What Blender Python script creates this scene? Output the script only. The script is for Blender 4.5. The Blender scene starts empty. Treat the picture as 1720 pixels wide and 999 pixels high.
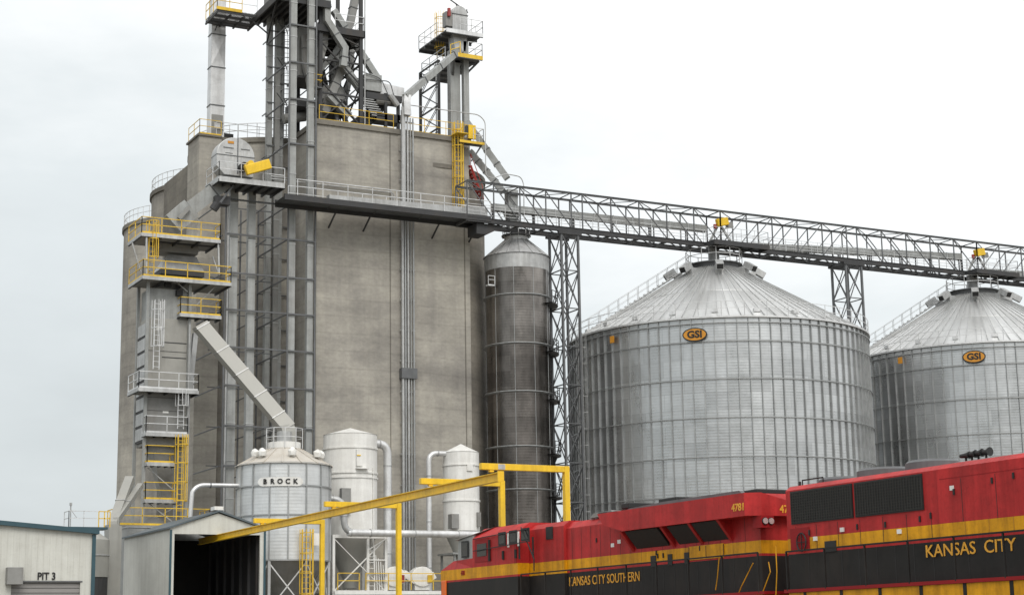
import bpy, math, random
from mathutils import Vector as V, Matrix
random.seed(7)
scene = bpy.context.scene
col = scene.collection
R = math.radians

# ------------------------------------------------------------------ camera
F, TH, PT, RO = 2900.0, R(62.2), math.atan(583/2900.0), R(.957)
CAM = V((0, 0, 1.6))
_v = V((math.cos(TH), math.sin(TH), 0)); _r = V((math.sin(TH), -math.cos(TH), 0)); _z = V((0, 0, 1))
_f = _v*math.cos(PT)+_z*math.sin(PT); _u = _z*math.cos(PT)-_v*math.sin(PT)
_R = _r*math.cos(RO)-_u*math.sin(RO); _U = _u*math.cos(RO)+_r*math.sin(RO)
def P(px, py, X=None, Y=None, Z=None):
    """the world point seen at a pixel of the photograph, on a plane X=, Y= or Z="""
    d = _f+(_R*(px-860)-_U*(py-499.5))/F
    t = X/d.x if X is not None else Y/d.y if Y is not None else (Z-1.6)/d.z
    return CAM+d*t
cd = bpy.data.cameras.new('camera'); cam = bpy.data.objects.new('camera', cd); col.objects.link(cam)
cd.sensor_width = 36; cd.lens = F*36/1720; cd.clip_end = 6000; cd.clip_start = .5
M4 = Matrix((_R, _U, -_f)).transposed().to_4x4(); M4.translation = CAM; cam.matrix_world = M4
scene.camera = cam

# ------------------------------------------------------------------ sky and sun
SUN_AZ, SUN_EL = V((-.2, -.98, 0)).normalized(), R(46)
w = bpy.data.worlds.new('World'); scene.world = w; w.use_nodes = True
nt = w.node_tree; nt.nodes.clear(); N = nt.nodes.new; L = nt.links.new
out = N('ShaderNodeOutputWorld'); bg = N('ShaderNodeBackground'); L(bg.outputs[0], out.inputs[0])
sky = N('ShaderNodeTexSky'); sky.sky_type = 'NISHITA'; sky.sun_disc = False
sky.sun_elevation = SUN_EL; sky.sun_rotation = math.atan2(SUN_AZ.x, SUN_AZ.y); sky.dust_density = 3
bg.inputs[1].default_value = .1
tc = N('ShaderNodeTexCoord'); sep = N('ShaderNodeSeparateXYZ'); L(tc.outputs['Generated'], sep.inputs[0])
# cloud deck: pale blue grey low down and to the left, near white higher up
ramp = N('ShaderNodeValToRGB'); ramp.color_ramp.elements[0].position = .0; ramp.color_ramp.elements[0].color = (6.0, 6.4, 6.5, 1)
ramp.color_ramp.elements[1].position = .36; ramp.color_ramp.elements[1].color = (10.9, 10.95, 10.9, 1)
e = ramp.color_ramp.elements.new(.17); e.color = (7.3, 7.75, 7.85, 1)
noise = N('ShaderNodeTexNoise'); noise.inputs['Scale'].default_value = 3.2; noise.inputs['Detail'].default_value = 6; noise.inputs['Roughness'].default_value = .55
mp = N('ShaderNodeMapping'); mp.inputs['Scale'].default_value = (1, 1, 2.6); L(tc.outputs['Generated'], mp.inputs[0]); L(mp.outputs[0], noise.inputs[0])
dot = N('ShaderNodeVectorMath'); dot.operation = 'DOT_PRODUCT'; L(tc.outputs['Generated'], dot.inputs[0]); dot.inputs[1].default_value = tuple(_r)
def mth(op, a, b, c=None):
    n = N('ShaderNodeMath'); n.operation = op
    for i, q in enumerate((a, b, c)):
        if q is None: continue
        if isinstance(q, (int, float)): n.inputs[i].default_value = q
        else: L(q, n.inputs[i])
    return n.outputs[0]
h = mth('MULTIPLY_ADD', noise.outputs[0], .44, mth('MULTIPLY_ADD', dot.outputs['Value'], .16, mth('ADD', sep.outputs[2], -.25)))
L(h, ramp.inputs[0])
mx = N('ShaderNodeMix'); mx.data_type = 'RGBA'; mx.inputs[0].default_value = .93
L(sky.outputs[0], mx.inputs[6]); L(ramp.outputs[0], mx.inputs[7]); L(mx.outputs[2], bg.inputs[0])
sd = bpy.data.lights.new('sun', 'SUN'); sd.energy = 1.5; sd.angle = R(30); sd.color = (1, .965, .91)
so = bpy.data.objects.new('sun', sd); col.objects.link(so)
sdir = SUN_AZ*math.cos(SUN_EL)+_z*math.sin(SUN_EL); so.rotation_euler = sdir.to_track_quat('Z', 'Y').to_euler(); so.location = (40, 0, 80)
vs = scene.view_settings; vs.view_transform = 'Standard'; vs.look = 'None'; vs.gamma = 1; vs.exposure = .2; vs.use_curve_mapping = False

# ------------------------------------------------------------------ materials
def mat(name, c, rough=.6, metal=0.0, var=.12, scale=1.5, c2=None, amt=.5, bump=0, fine=0, streak=0, spec=None, grime=0):
    m = bpy.data.materials.new(name); m.use_nodes = True; t = m.node_tree; b = t.nodes['Principled BSDF']
    n = t.nodes.new; l = t.links.new
    b.inputs['Roughness'].default_value = rough; b.inputs['Metallic'].default_value = metal
    if spec is not None: b.inputs['Specular IOR Level'].default_value = spec
    geo = n('ShaderNodeNewGeometry')
    no = n('ShaderNodeTexNoise'); no.inputs['Scale'].default_value = scale; no.inputs['Detail'].default_value = 7; no.inputs['Roughness'].default_value = .62
    mpn = n('ShaderNodeMapping'); l(geo.outputs['Position'], mpn.inputs[0]); l(mpn.outputs[0], no.inputs[0])
    if streak: mpn.inputs['Scale'].default_value = (1, 1, streak)
    r = n('ShaderNodeValToRGB'); r.color_ramp.elements[0].position = .3; r.color_ramp.elements[1].position = .72
    c = tuple(c); d = tuple(x*(1-var) for x in c); hi = tuple(min(x*(1+var), .95) for x in c)
    r.color_ramp.elements[0].color = d+(1,); r.color_ramp.elements[1].color = hi+(1,)
    l(no.outputs[0], r.inputs[0]); cur = r.outputs[0]
    if c2:
        n2 = n('ShaderNodeTexNoise'); n2.inputs['Scale'].default_value = scale*.45; n2.inputs['Detail'].default_value = 8; n2.inputs['Roughness'].default_value = .7
        m2 = n('ShaderNodeMapping'); m2.inputs['Scale'].default_value = (1, 1, .35); m2.inputs['Location'].default_value = (31, 7, 3); l(geo.outputs['Position'], m2.inputs[0]); l(m2.outputs[0], n2.inputs[0])
        r2 = n('ShaderNodeValToRGB'); r2.color_ramp.elements[0].position = .5; r2.color_ramp.elements[1].position = .72
        r2.color_ramp.elements[0].color = (0, 0, 0, 1); r2.color_ramp.elements[1].color = (amt,)*3+(1,); l(n2.outputs[0], r2.inputs[0])
        mm = n('ShaderNodeMix'); mm.data_type = 'RGBA'; l(r2.outputs[0], mm.inputs[0]); l(cur, mm.inputs[6]); mm.inputs[7].default_value = tuple(c2)+(1,); cur = mm.outputs[2]
    if grime:
        # soot and rain streaks: two stained layers, one drawn out downwards, one of fine speckle
        for sc, mpv, lo, hi, g in ((1.6, (2.2, 2.2, .16), .36, .6, grime), (9, (1, 1, 1), .34, .5, grime*.5), (.7, (1, 1, 1.8), .35, .6, grime*.7)):
            q = n('ShaderNodeTexNoise'); q.inputs['Scale'].default_value = sc; q.inputs['Detail'].default_value = 6; q.inputs['Roughness'].default_value = .65
            mm = n('ShaderNodeMapping'); mm.inputs['Scale'].default_value = mpv; l(geo.outputs['Position'], mm.inputs[0]); l(mm.outputs[0], q.inputs[0])
            rz = n('ShaderNodeValToRGB'); rz.color_ramp.elements[0].position = lo; rz.color_ramp.elements[1].position = hi
            rz.color_ramp.elements[0].color = (1-g, 1-g*1.05, 1-g*1.1, 1); rz.color_ramp.elements[1].color = (1, 1, 1, 1); l(q.outputs[0], rz.inputs[0])
            x = n('ShaderNodeMix'); x.data_type = 'RGBA'; x.blend_type = 'MULTIPLY'; x.inputs[0].default_value = 1; l(cur, x.inputs[6]); l(rz.outputs[0], x.inputs[7]); cur = x.outputs[2]
    l(cur, b.inputs['Base Color'])
    rr = n('ShaderNodeMath'); rr.operation = 'MULTIPLY_ADD'; l(no.outputs[0], rr.inputs[0]); rr.inputs[1].default_value = .25; rr.inputs[2].default_value = rough-.12; l(rr.outputs[0], b.inputs['Roughness'])
    if bump:
        bp = n('ShaderNodeBump'); bp.inputs['Strength'].default_value = bump; bp.inputs['Distance'].default_value = .03
        n3 = n('ShaderNodeTexNoise'); n3.inputs['Scale'].default_value = fine or 8; n3.inputs['Detail'].default_value = 4; l(geo.outputs['Position'], n3.inputs[0])
        l(n3.outputs[0], bp.inputs['Height']); l(bp.outputs[0], b.inputs['Normal'])
    return m

def concrete(name, c):
    m = mat(name, c, .9, 0, .13, .35, bump=.35, fine=5, spec=.2)
    t = m.node_tree; n = t.nodes.new; l = t.links.new; b = t.nodes['Principled BSDF']
    cur = b.inputs['Base Color'].links[0].from_socket; geo = n('ShaderNodeNewGeometry')
    def layer(sc, mapping, lo, hi, a, b_, cur):
        q = n('ShaderNodeTexNoise'); q.inputs['Scale'].default_value = sc; q.inputs['Detail'].default_value = 5; q.inputs['Roughness'].default_value = .6
        mm = n('ShaderNodeMapping'); mm.inputs['Scale'].default_value = mapping; l(geo.outputs['Position'], mm.inputs[0]); l(mm.outputs[0], q.inputs[0])
        r = n('ShaderNodeValToRGB'); r.color_ramp.elements[0].position = lo; r.color_ramp.elements[1].position = hi
        r.color_ramp.elements[0].color = (a, a, a*1.0, 1); r.color_ramp.elements[1].color = (b_, b_, b_*.985, 1); l(q.outputs[0], r.inputs[0])
        x = n('ShaderNodeMix'); x.data_type = 'RGBA'; x.blend_type = 'MULTIPLY'; x.inputs[0].default_value = 1; l(cur, x.inputs[6]); l(r.outputs[0], x.inputs[7])
        return x.outputs[2]
    cur = layer(.45, (.45, .45, 1.7), .35, .65, .86, 1.1, cur)
    cur = layer(.09, (1, 1, 1), .4, .6, .88, 1.08, cur)     # slip form lifts
    cur = layer(1.2, (1.3, 1.3, .07), .36, .6, .91, 1.04, cur)      # drip streaks
    cur = layer(.2, (1, 1, 1.6), .4, .6, .84, 1.08, cur)          # broad patches
    cur = layer(3.5, (1, 1, 1.6), .3, .7, .9, 1.08, cur)
    wv = n('ShaderNodeTexWave'); wv.wave_type = 'BANDS'; wv.bands_direction = 'Z'; wv.inputs['Scale'].default_value = .27; wv.inputs['Distortion'].default_value = 1.2; wv.inputs['Detail'].default_value = 3; wv.inputs['Detail Scale'].default_value = .6
    l(geo.outputs['Position'], wv.inputs[0])
    r = n('ShaderNodeValToRGB'); r.color_ramp.elements[0].position = 0; r.color_ramp.elements[0].color = (.91,)*3+(1,); r.color_ramp.elements[1].position = .06; r.color_ramp.elements[1].color = (1, 1, 1, 1)
    l(wv.outputs[0], r.inputs[0])
    x = n('ShaderNodeMix'); x.data_type = 'RGBA'; x.blend_type = 'MULTIPLY'; x.inputs[0].default_value = 1; l(cur, x.inputs[6]); l(r.outputs[0], x.inputs[7])
    l(x.outputs[2], b.inputs['Base Color'])
    return m

def sheets(name, c, rough, metal, bw, bh, mort=.012, contrast=.12, mcol=.6, stain=None):
    """bolted steel sheets laid out on the UV of a wall (u = metres round, v = height)"""
    m = bpy.data.materials.new(name); m.use_nodes = True; t = m.node_tree; b = t.nodes['Principled BSDF']; n = t.nodes.new; l = t.links.new
    uv = n('ShaderNodeUVMap'); br = n('ShaderNodeTexBrick'); l(uv.outputs[0], br.inputs[0])
    br.inputs['Scale'].default_value = 1; br.inputs['Brick Width'].default_value = bw; br.inputs['Row Height'].default_value = bh; br.inputs['Mortar Size'].default_value = mort; br.inputs['Mortar Smooth'].default_value = .2
    br.inputs['Color1'].default_value = tuple(x*(1-contrast) for x in c)+(1,); br.inputs['Color2'].default_value = tuple(min(1, x*(1+contrast)) for x in c)+(1,); br.inputs['Mortar'].default_value = tuple(x*mcol for x in c)+(1,)
    no = n('ShaderNodeTexNoise'); no.inputs['Scale'].default_value = .5; no.inputs['Detail'].default_value = 8; no.inputs['Roughness'].default_value = .65
    mp_ = n('ShaderNodeMapping'); mp_.inputs['Scale'].default_value = (1, .35, 1); l(uv.outputs[0], mp_.inputs[0]); l(mp_.outputs[0], no.inputs[0])
    r = n('ShaderNodeValToRGB'); r.color_ramp.elements[0].position = .32; r.color_ramp.elements[1].position = .7
    lo = stain or .82; r.color_ramp.elements[0].color = (lo, lo*.99, lo*.97, 1); r.color_ramp.elements[1].color = (1.12, 1.12, 1.12, 1); l(no.outputs[0], r.inputs[0])
    x = n('ShaderNodeMix'); x.data_type = 'RGBA'; x.blend_type = 'MULTIPLY'; x.inputs[0].default_value = 1; l(br.outputs[0], x.inputs[6]); l(r.outputs[0], x.inputs[7])
    l(x.outputs[2], b.inputs['Base Color']); b.inputs['Metallic'].default_value = metal
    rr = n('ShaderNodeMath'); rr.operation = 'MULTIPLY_ADD'; l(no.outputs[0], rr.inputs[0]); rr.inputs[1].default_value = .3; rr.inputs[2].default_value = rough-.15; l(rr.outputs[0], b.inputs['Roughness'])
    bp = n('ShaderNodeBump'); bp.inputs['Strength'].default_value = .5; bp.inputs['Distance'].default_value = .04
    n3 = n('ShaderNodeTexNoise'); n3.inputs['Scale'].default_value = 1.1; n3.inputs['Detail'].default_value = 3; l(uv.outputs[0], n3.inputs[0])
    wv = n('ShaderNodeTexWave'); wv.bands_direction = 'Y'; wv.inputs['Scale'].default_value = 1.6; l(uv.outputs[0], wv.inputs[0])
    ad = n('ShaderNodeMath'); ad.operation = 'MULTIPLY_ADD'; l(wv.outputs[0], ad.inputs[0]); ad.inputs[1].default_value = .12; l(n3.outputs[0], ad.inputs[2])
    l(ad.outputs[0], bp.inputs['Height']); l(bp.outputs[0], b.inputs['Normal'])
    return m

M = dict(
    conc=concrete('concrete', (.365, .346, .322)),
    conc3=concrete('shade_side_concrete', (.255, .236, .215)),  # for the silo bulge facing away from the sun, shade put into the colour
    conc2=concrete('dark_and_shaded_concrete', (.2, .187, .17)),  # slabs and joints; on the recess wall its darkness is painted shade
    galv=mat('galvanised_steel', (.5, .51, .51), .5, .5, .14, 2.2, grime=.18),
    galvb=mat('bright_galvanised_steel', (.72, .73, .735), .42, .55, .12, 1.2, grime=.16),
    tan=mat('dusty_grey_panel', (.33, .325, .3), .6, .1, .12, 1.2, c2=(.2, .18, .15), amt=.5),
    grey=mat('grey_painted_steel', (.36, .375, .37), .55, .1, .1, 1.5, c2=(.25, .24, .22), amt=.5, grime=.2),
    greyd=mat('weathered_grey_steel', (.25, .25, .24), .6, .1, .15, 1.6, c2=(.14, .12, .1), amt=.5),
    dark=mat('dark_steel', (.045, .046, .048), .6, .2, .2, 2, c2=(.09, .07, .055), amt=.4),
    steel=mat('structural_steel', (.13, .135, .14), .55, .3, .2, 2, c2=(.07, .06, .05), amt=.4),
    white=mat('white_paint', (.80, .80, .775), .45, 0, .04, .9, c2=(.62, .6, .54), amt=.35, grime=.12),
    offw=mat('cream_wall_panel', (.6, .605, .56), .5, 0, .05, .6, c2=(.46, .45, .4), amt=.3, streak=.1, grime=.12),
    yel=mat('yellow_paint', (.82, .54, .04), .55, 0, .1, 3, c2=(.48, .32, .06), amt=.45, grime=.18),
    yelb=mat('yellow_beam_paint', (.88, .57, .02), .45, 0, .07, 1.5, c2=(.5, .31, .05), amt=.4, grime=.15),
    teal=mat('dark_teal_trim', (.03, .075, .095), .45, 0, .1, 2),
    red=mat('locomotive_red_paint', (.50, .03, .03), .5, 0, .12, 1.3, c2=(.3, .03, .028), amt=.5, spec=.22, grime=.27),
    dred=mat('deep_red_paint', (.26, .01, .012), .5, 0, .1, 2, spec=.2),
    ty=mat('locomotive_yellow_paint', (.78, .37, .006), .5, 0, .1, 1.5, c2=(.48, .21, .01), amt=.55, spec=.25, grime=.3),
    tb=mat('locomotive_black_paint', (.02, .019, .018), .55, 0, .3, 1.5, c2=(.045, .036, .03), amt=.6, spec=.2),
    blk=mat('black', (.012, .012, .012), .6, 0, .2, 4),
    glass=mat('dark_glass', (.02, .022, .025), .12, 0, .1, 2),
    orange=mat('orange_lens', (.75, .14, .01), .4, 0, .05, 4),
    lens=mat('lamp_glass', (.8, .8, .78), .15, .6, .05, 4),
    redp=mat('red_paint', (.3, .03, .025), .5, 0, .1, 3),
    gold=mat('gold_lettering', (.72, .36, .03), .5, 0, .1, 6),
    roofw=mat('cream_roof', (.54, .51, .46), .5, .1, .08, 1.5, c2=(.42, .36, .28), amt=.5),
    grav=mat('gravel', (.2, .185, .165), .95, 0, .35, 6, bump=1, fine=14),
    soil=mat('dry_ground', (.19, .17, .14), .95, 0, .25, .3, c2=(.08, .1, .04), amt=.8, bump=.6),
    door=mat('roller_door', (.27, .26, .25), .6, 0, .06, 2),
)
M['rib'] = mat('weathered_galvanised_ribs', (.36, .37, .37), .45, .6, .15, 2)
M['bin'] = sheets('corrugated_bin_sheets', (.53, .54, .545), .29, .88, 2.9, 1.12, .012, .12, .72)
M['roof'] = sheets('bin_roof_sheets', (.68, .69, .69), .42, .75, 1.4, 4, .0, .09)
M['slender'] = sheets('dull_stained_steel', (.29, .268, .248), .3, .92, 3.0, 1.05, .01, .18, .8, stain=.28)
M['slender_lower'] = sheets('darker_sheet_steel', (.2, .18, .165), .27, .92, 3.0, 1.05, .008, .2, .8, stain=.3)  # lower tiers, a darker steel than the upper wall
M['brock'] = sheets('pale_bin_sheets', (.66, .68, .69), .45, .5, 1.55, .55, .01, .05, .85)

# ------------------------------------------------------------------ mesh builder and scene graph
WL = {}
def perp(d):
    d = d.normalized(); a = V((0, 0, 1)) if abs(d.z) < .95 else V((1, 0, 0))
    s = d.cross(a).normalized(); return s, s.cross(d).normalized()
class MB:
    def __init__(s): s.v = []; s.f = []; s.uv = {}; s.cut = []
    def add(s, vs, fs, uvs=None):
        o = len(s.v); s.cut.append((o, len(s.f))); s.v += [V(q) for q in vs]
        for i, f in enumerate(fs):
            if uvs: s.uv[len(s.f)] = uvs[i]
            s.f.append([o+k for k in f])
        return s
    def box(s, x0, x1, y0, y1, z0, z1):
        vs = [(x, y, z) for z in (z0, z1) for y in (y0, y1) for x in (x0, x1)]
        return s.add(vs, [(0, 2, 3, 1), (4, 5, 7, 6), (0, 1, 5, 4), (2, 6, 7, 3), (0, 4, 6, 2), (1, 3, 7, 5)])
    def obox(s, c, a, b, d):
        c, a, b, d = V(c), V(a), V(b), V(d)
        vs = [c+a*i+b*j+d*k for k in (-1, 1) for j in (-1, 1) for i in (-1, 1)]
        return s.add(vs, [(0, 2, 3, 1), (4, 5, 7, 6), (0, 1, 5, 4), (2, 6, 7, 3), (0, 4, 6, 2), (1, 3, 7, 5)])
    def bar(s, a, b, w=.05, h=None):
        a, b = V(a), V(b); h = h or w; d = b-a; p, q = perp(d); return s.obox((a+b)/2, d/2, p*(w/2), q*(h/2))
    def ibeam(s, a, b, w, h, t=.03):
        a, b = V(a), V(b); d = b-a; p, q = perp(d)
        if abs(q.z) < .5 and abs(d.normalized().z) < .9: p, q = q, p
        m = (a+b)/2
        s.obox(m+q*(h/2-t/2), d/2, p*(w/2), q*(t/2)); s.obox(m-q*(h/2-t/2), d/2, p*(w/2), q*(t/2)); return s.obox(m, d/2, p*(t/2), q*(h/2-t))
    def tube(s, pts, r, n=8, cap=True):
        s.cut.append((len(s.v), len(s.f)))
        pts = [V(p) for p in pts]; rs = r if isinstance(r, (list, tuple)) else [r]*len(pts); o = len(s.v); pr = None
        for i, p in enumerate(pts):
            d = (pts[min(i+1, len(pts)-1)]-pts[max(i-1, 0)])
            if pr is None: a, b = perp(d)
            else:
                dn = d.normalized(); a = (pr-dn*pr.dot(dn)).normalized(); b = dn.cross(a)
            pr = a
            if i and pr is not None: pass
            for k in range(n):
                t = 2*math.pi*k/n; s.v.append(p+(a*math.cos(t)+dnorm(d, a)*math.sin(t))*rs[i])
        for i in range(len(pts)-1):
            for k in range(n):
                a0 = o+i*n+k; a1 = o+i*n+(k+1) % n; s.f.append([a0, a1, a1+n, a0+n])
        if cap: s.f.append([o+k for k in range(n)][::-1]); s.f.append([o+(len(pts)-1)*n+k for k in range(n)])
        return s
    def duct(s, pts, wdt, dep, side=None):
        s.cut.append((len(s.v), len(s.f)))
        """square trunk along a polyline; wdt across (horizontal), dep the other way"""
        pts = [V(p) for p in pts]; o = len(s.v)
        d0 = (pts[-1]-pts[0]).normalized()
        if side is None:
            side = V((d0.y, -d0.x, 0))
            if side.length < .05: side = V((1, 0, 0))
        else: side = V(side)
        side.normalize()
        for i, p in enumerate(pts):
            d = (pts[min(i+1, len(pts)-1)]-pts[max(i-1, 0)]).normalized(); q = side.cross(d).normalized()
            for x, y in ((-1, -1), (1, -1), (1, 1), (-1, 1)): s.v.append(p+side*(x*wdt/2)+q*(y*dep/2))
        for i in range(len(pts)-1):
            for k in range(4): s.f.append([o+i*4+k, o+i*4+(k+1) % 4, o+i*4+4+(k+1) % 4, o+i*4+4+k])
        s.f.append([o, o+3, o+2, o+1]); e = o+(len(pts)-1)*4; s.f.append([e, e+1, e+2, e+3]); return s
    def lathe(s, cx, cy, prof, n=48, uvr=None, a0=0, a1=2*math.pi, off=0):
        s.cut.append((len(s.v), len(s.f)))
        full = abs(a1-a0-2*math.pi) < 1e-6; o = len(s.v); m = n if full else n+1
        for r, z in prof:
            for k in range(m):
                t = a0+(a1-a0)*k/n+off; s.v.append(V((cx+r*math.cos(t), cy+r*math.sin(t), z)))
        R0 = uvr or max(p[0] for p in prof)
        for i in range(len(prof)-1):
            for k in range(n):
                k2 = (k+1) % m
                s.uv[len(s.f)] = [((a1-a0)*k/n*R0, prof[i][1]), ((a1-a0)*(k+1)/n*R0, prof[i][1]), ((a1-a0)*(k+1)/n*R0, prof[i+1][1]), ((a1-a0)*k/n*R0, prof[i+1][1])]
                s.f.append([o+i*m+k, o+i*m+k2, o+(i+1)*m+k2, o+(i+1)*m+k])
        return s
    def cyl(s, cx, cy, r, z0, z1, n=24, r1=None):
        r1 = r if r1 is None else r1
        s.lathe(cx, cy, [(r, z0), (r1, z1)], n); o = len(s.v)-2*n
        s.f.append([o+k for k in range(n)][::-1]); s.f.append([o+n+k for k in range(n)]); return s
    def prism(s, pts, axis, a, b):
        """pts: 2d outline; axis 'x','y','z' extruded from a to b"""
        n = len(pts); mk = {'x': lambda p, t: (t, p[0], p[1]), 'y': lambda p, t: (p[0], t, p[1]), 'z': lambda p, t: (p[0], p[1], t)}[axis]
        return s.add([mk(p, a) for p in pts]+[mk(p, b) for p in pts], [list(range(n))[::-1], list(range(n, 2*n))]+[(i, (i+1) % n, n+(i+1) % n, n+i) for i in range(n)])
    def split(s, name, m, parent, bevel=0):
        """every piece added so far becomes a part of its own"""
        ends = s.cut[1:]+[(len(s.v), len(s.f))]; res = []
        for (a, fa), (b, fb) in zip(s.cut, ends):
            q = MB(); q.v = s.v[a:b]; q.f = [[k-a for k in f] for f in s.f[fa:fb]]; res.append(q.build(name, m, parent, bevel=bevel))
        return res
    def build(s, name, m, parent=None, smooth=False, bevel=0):
        me = bpy.data.meshes.new(name)
        if parent is None:
            lo = V([min(v[i] for v in s.v) for i in range(3)]); hi = V([max(v[i] for v in s.v) for i in range(3)])
            org = V(((lo.x+hi.x)/2, (lo.y+hi.y)/2, lo.z))
        else: org = WL[parent.name]
        me.from_pydata([v-org for v in s.v], [], s.f)
        if s.uv:
            ul = me.uv_layers.new(name='UVMap')
            for i, q in s.uv.items():
                for k, li in enumerate(me.polygons[i].loop_indices): ul.data[li].uv = q[k]
        me.materials.append(M[m] if isinstance(m, str) else m)
        me.validate(); me.update()
        import bmesh
        bm = bmesh.new(); bm.from_mesh(me); bmesh.ops.recalc_face_normals(bm, faces=bm.faces); bm.to_mesh(me); bm.free()
        if smooth:
            me.shade_smooth() if hasattr(me, 'shade_smooth') else None
            try: me.set_sharp_from_angle(angle=R(35))
            except Exception: pass
        ob = bpy.data.objects.new(name, me); col.objects.link(ob)
        if parent is None: ob.location = org; WL[ob.name] = org
        else: ob.parent = parent; WL[ob.name] = WL[parent.name]
        if bevel:
            bv = ob.modifiers.new('bevel', 'BEVEL'); bv.width = bevel; bv.segments = 2; bv.limit_method = 'ANGLE'
        return ob
def dnorm(d, a): return d.normalized().cross(a).normalized()
def tag(o, label=None, cat=None, group=None, kind=None):
    if label: o['label'] = label
    if cat: o['category'] = cat
    if group: o['group'] = group
    if kind: o['kind'] = kind
    return o
def thing(name, label, cat, loc, group=None):
    o = bpy.data.objects.new(name, None); col.objects.link(o); o.location = V(loc); o.empty_display_size = .5
    WL[o.name] = V(loc); return tag(o, label, cat, group)
def text(s, name, m, parent, org, right, up, size, depth=.012, align='CENTER', sx=1.0, bold=.0):
    cu = bpy.data.curves.new('t', 'FONT'); cu.body = s; cu.size = size; cu.extrude = depth; cu.align_x = align; cu.align_y = 'CENTER'; cu.offset = bold; cu.resolution_u = 3
    t = bpy.data.objects.new('t', cu); col.objects.link(t); dg = bpy.context.evaluated_depsgraph_get(); dg.update()
    me = bpy.data.meshes.new_from_object(t.evaluated_get(dg)); bpy.data.objects.remove(t)
    right = V(right).normalized(); up = V(up).normalized(); nn = right.cross(up); o0 = V(org)-WL[parent.name]
    for v in me.vertices: c = v.co.copy(); v.co = o0+right*c.x*sx+up*c.y+nn*c.z
    me.materials.clear(); me.materials.append(M[m]); ob = bpy.data.objects.new(name, me); col.objects.link(ob); ob.parent = parent; WL[ob.name] = WL[parent.name]; return ob

def rail(mb, pts, h=1.07, sp=1.6, r=.022, closed=False, toe=0):
    r *= .82
    pts = [V(p) for p in pts]; segs = list(zip(pts, pts[1:]+([pts[0]] if closed else [])))
    if not closed: segs = segs[:len(pts)-1]
    for a, b in segs:
        L_ = (b-a).length; n = max(1, round(L_/sp))
        for z in (h, h*.55): mb.bar(a+_z*z, b+_z*z, r*2)
        for i in range(n+1): q = a.lerp(b, i/n); mb.bar(q, q+_z*h, r*2)
        if toe: mb.bar(a+_z*(toe/2+.01), b+_z*(toe/2+.01), .015, toe)
    return mb
def ring_rail(mb, cx, cy, r, z, n=16, h=1.05, rr=.02, a0=0, a1=2*math.pi):
    pts = [V((cx+r*math.cos(a0+(a1-a0)*k/n), cy+r*math.sin(a0+(a1-a0)*k/n), z)) for k in range(n+1)]
    for a, b in zip(pts, pts[1:]):
        mb.bar(a+_z*h, b+_z*h, rr*2); mb.bar(a+_z*h*.55, b+_z*h*.55, rr*2); mb.bar(a, a+_z*h, rr*2)
    mb.bar(pts[-1], pts[-1]+_z*h, rr*2)
    return mb
def ladder(mb, b, hgt, out=(0, -1, 0), w=.45, cage=True, r=.02, start=2.2):
    b = V(b); out = V(out).normalized(); s = V((out.y, -out.x, 0))
    for k in (-1, 1): mb.bar(b+s*(k*w/2), b+s*(k*w/2)+_z*hgt, r*2)
    n = int(hgt/.33)
    for i in range(n): z = _z*(i+.5)*.33; mb.bar(b-s*w/2+z, b+s*w/2+z, r*1.3)
    if cage:
        k = start
        def cp(t, z): return b+_z*z+s*(math.cos(t)*.38)+out*(math.sin(t)*.62)
        while k <= hgt+.01:
            pts = [cp(math.pi*i/6, k) for i in range(7)]
            for p, q in zip(pts, pts[1:]): mb.bar(p, q, r*1.9)
            k += 1.15
        for i in range(0, 7): mb.bar(cp(math.pi*i/6, start), cp(math.pi*i/6, hgt), r*1.3)
    return mb
def lattice(root, x0, x1, y0, y1, z0, z1, n, m='steel', lw=.13, bw=.06, names=('leg', 'bracing')):
    for x in (x0, x1):
        for y in (y0, y1): MB().box(x-lw/2, x+lw/2, y-lw/2, y+lw/2, z0, z1).build(names[0], m, root)
    mb = MB()
    for i in range(n+1):
        z = z0+(z1-z0)*i/n; zz = z0+(z1-z0)*min(i+1, n)/n
        for a, b in (((x0, y0), (x1, y0)), ((x1, y0), (x1, y1)), ((x1, y1), (x0, y1)), ((x0, y1), (x0, y0))):
            mb.bar((*a, z), (*b, z), bw)
            if i < n: mb.bar((*a, z), (*b, zz), bw*.8); mb.bar((*b, z), (*a, zz), bw*.8)
    return mb.build(names[1], m, root)
def on_cyl(px, py, cx, cy, r):
    d = _f+(_R*(px-860)-_U*(py-499.5))/F; a = d.x**2+d.y**2; b = -2*(d.x*cx+d.y*cy); c = cx*cx+cy*cy-r*r
    t = (-b-math.sqrt(max(0, b*b-4*a*c)))/(2*a); return CAM+d*t
def elbow(a, b, c, r, n=6):
    """points that round the corner b between a and c"""
    a, b, c = V(a), V(b), V(c); p = b+(a-b).normalized()*r; q = b+(c-b).normalized()*r
    return [p*(1-t)**2+b*2*t*(1-t)+q*t*t for t in [i/n for i in range(n+1)]]

# ================================================================== GROUND
g = MB().add([(-3000, -3000, 0), (3000, -3000, 0), (3000, 3000, 0), (-3000, 3000, 0)], [(0, 1, 2, 3)]); tag(g.build('ground', 'soil'), kind='structure')
g = MB().box(14, 130, 64, 160, .004, .05); tag(g.build('yard_gravel', 'grav'), kind='structure')
g = MB().prism([(26.6, .06), (27.9, .72), (31.6, .72), (32.9, .06)], 'y', -60, 135); tag(g.build('track_ballast', 'grav'), kind='structure')
tr = thing('railway_track', 'railway track of steel rails on ties under the red locomotives', 'railway track', (29.75, 40, .72))
for x in (29.03, 30.47): MB().box(x-.035, x+.035, -60, 130, .86, 1.05).build('rail', 'steel', tr)
mb = MB()
for i in range(300): mb.box(28.5, 31.0, -55+i*.6, -54.77+i*.6, .70, .86)
mb.build('ties', 'greyd', tr)['kind'] = 'stuff'

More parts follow.
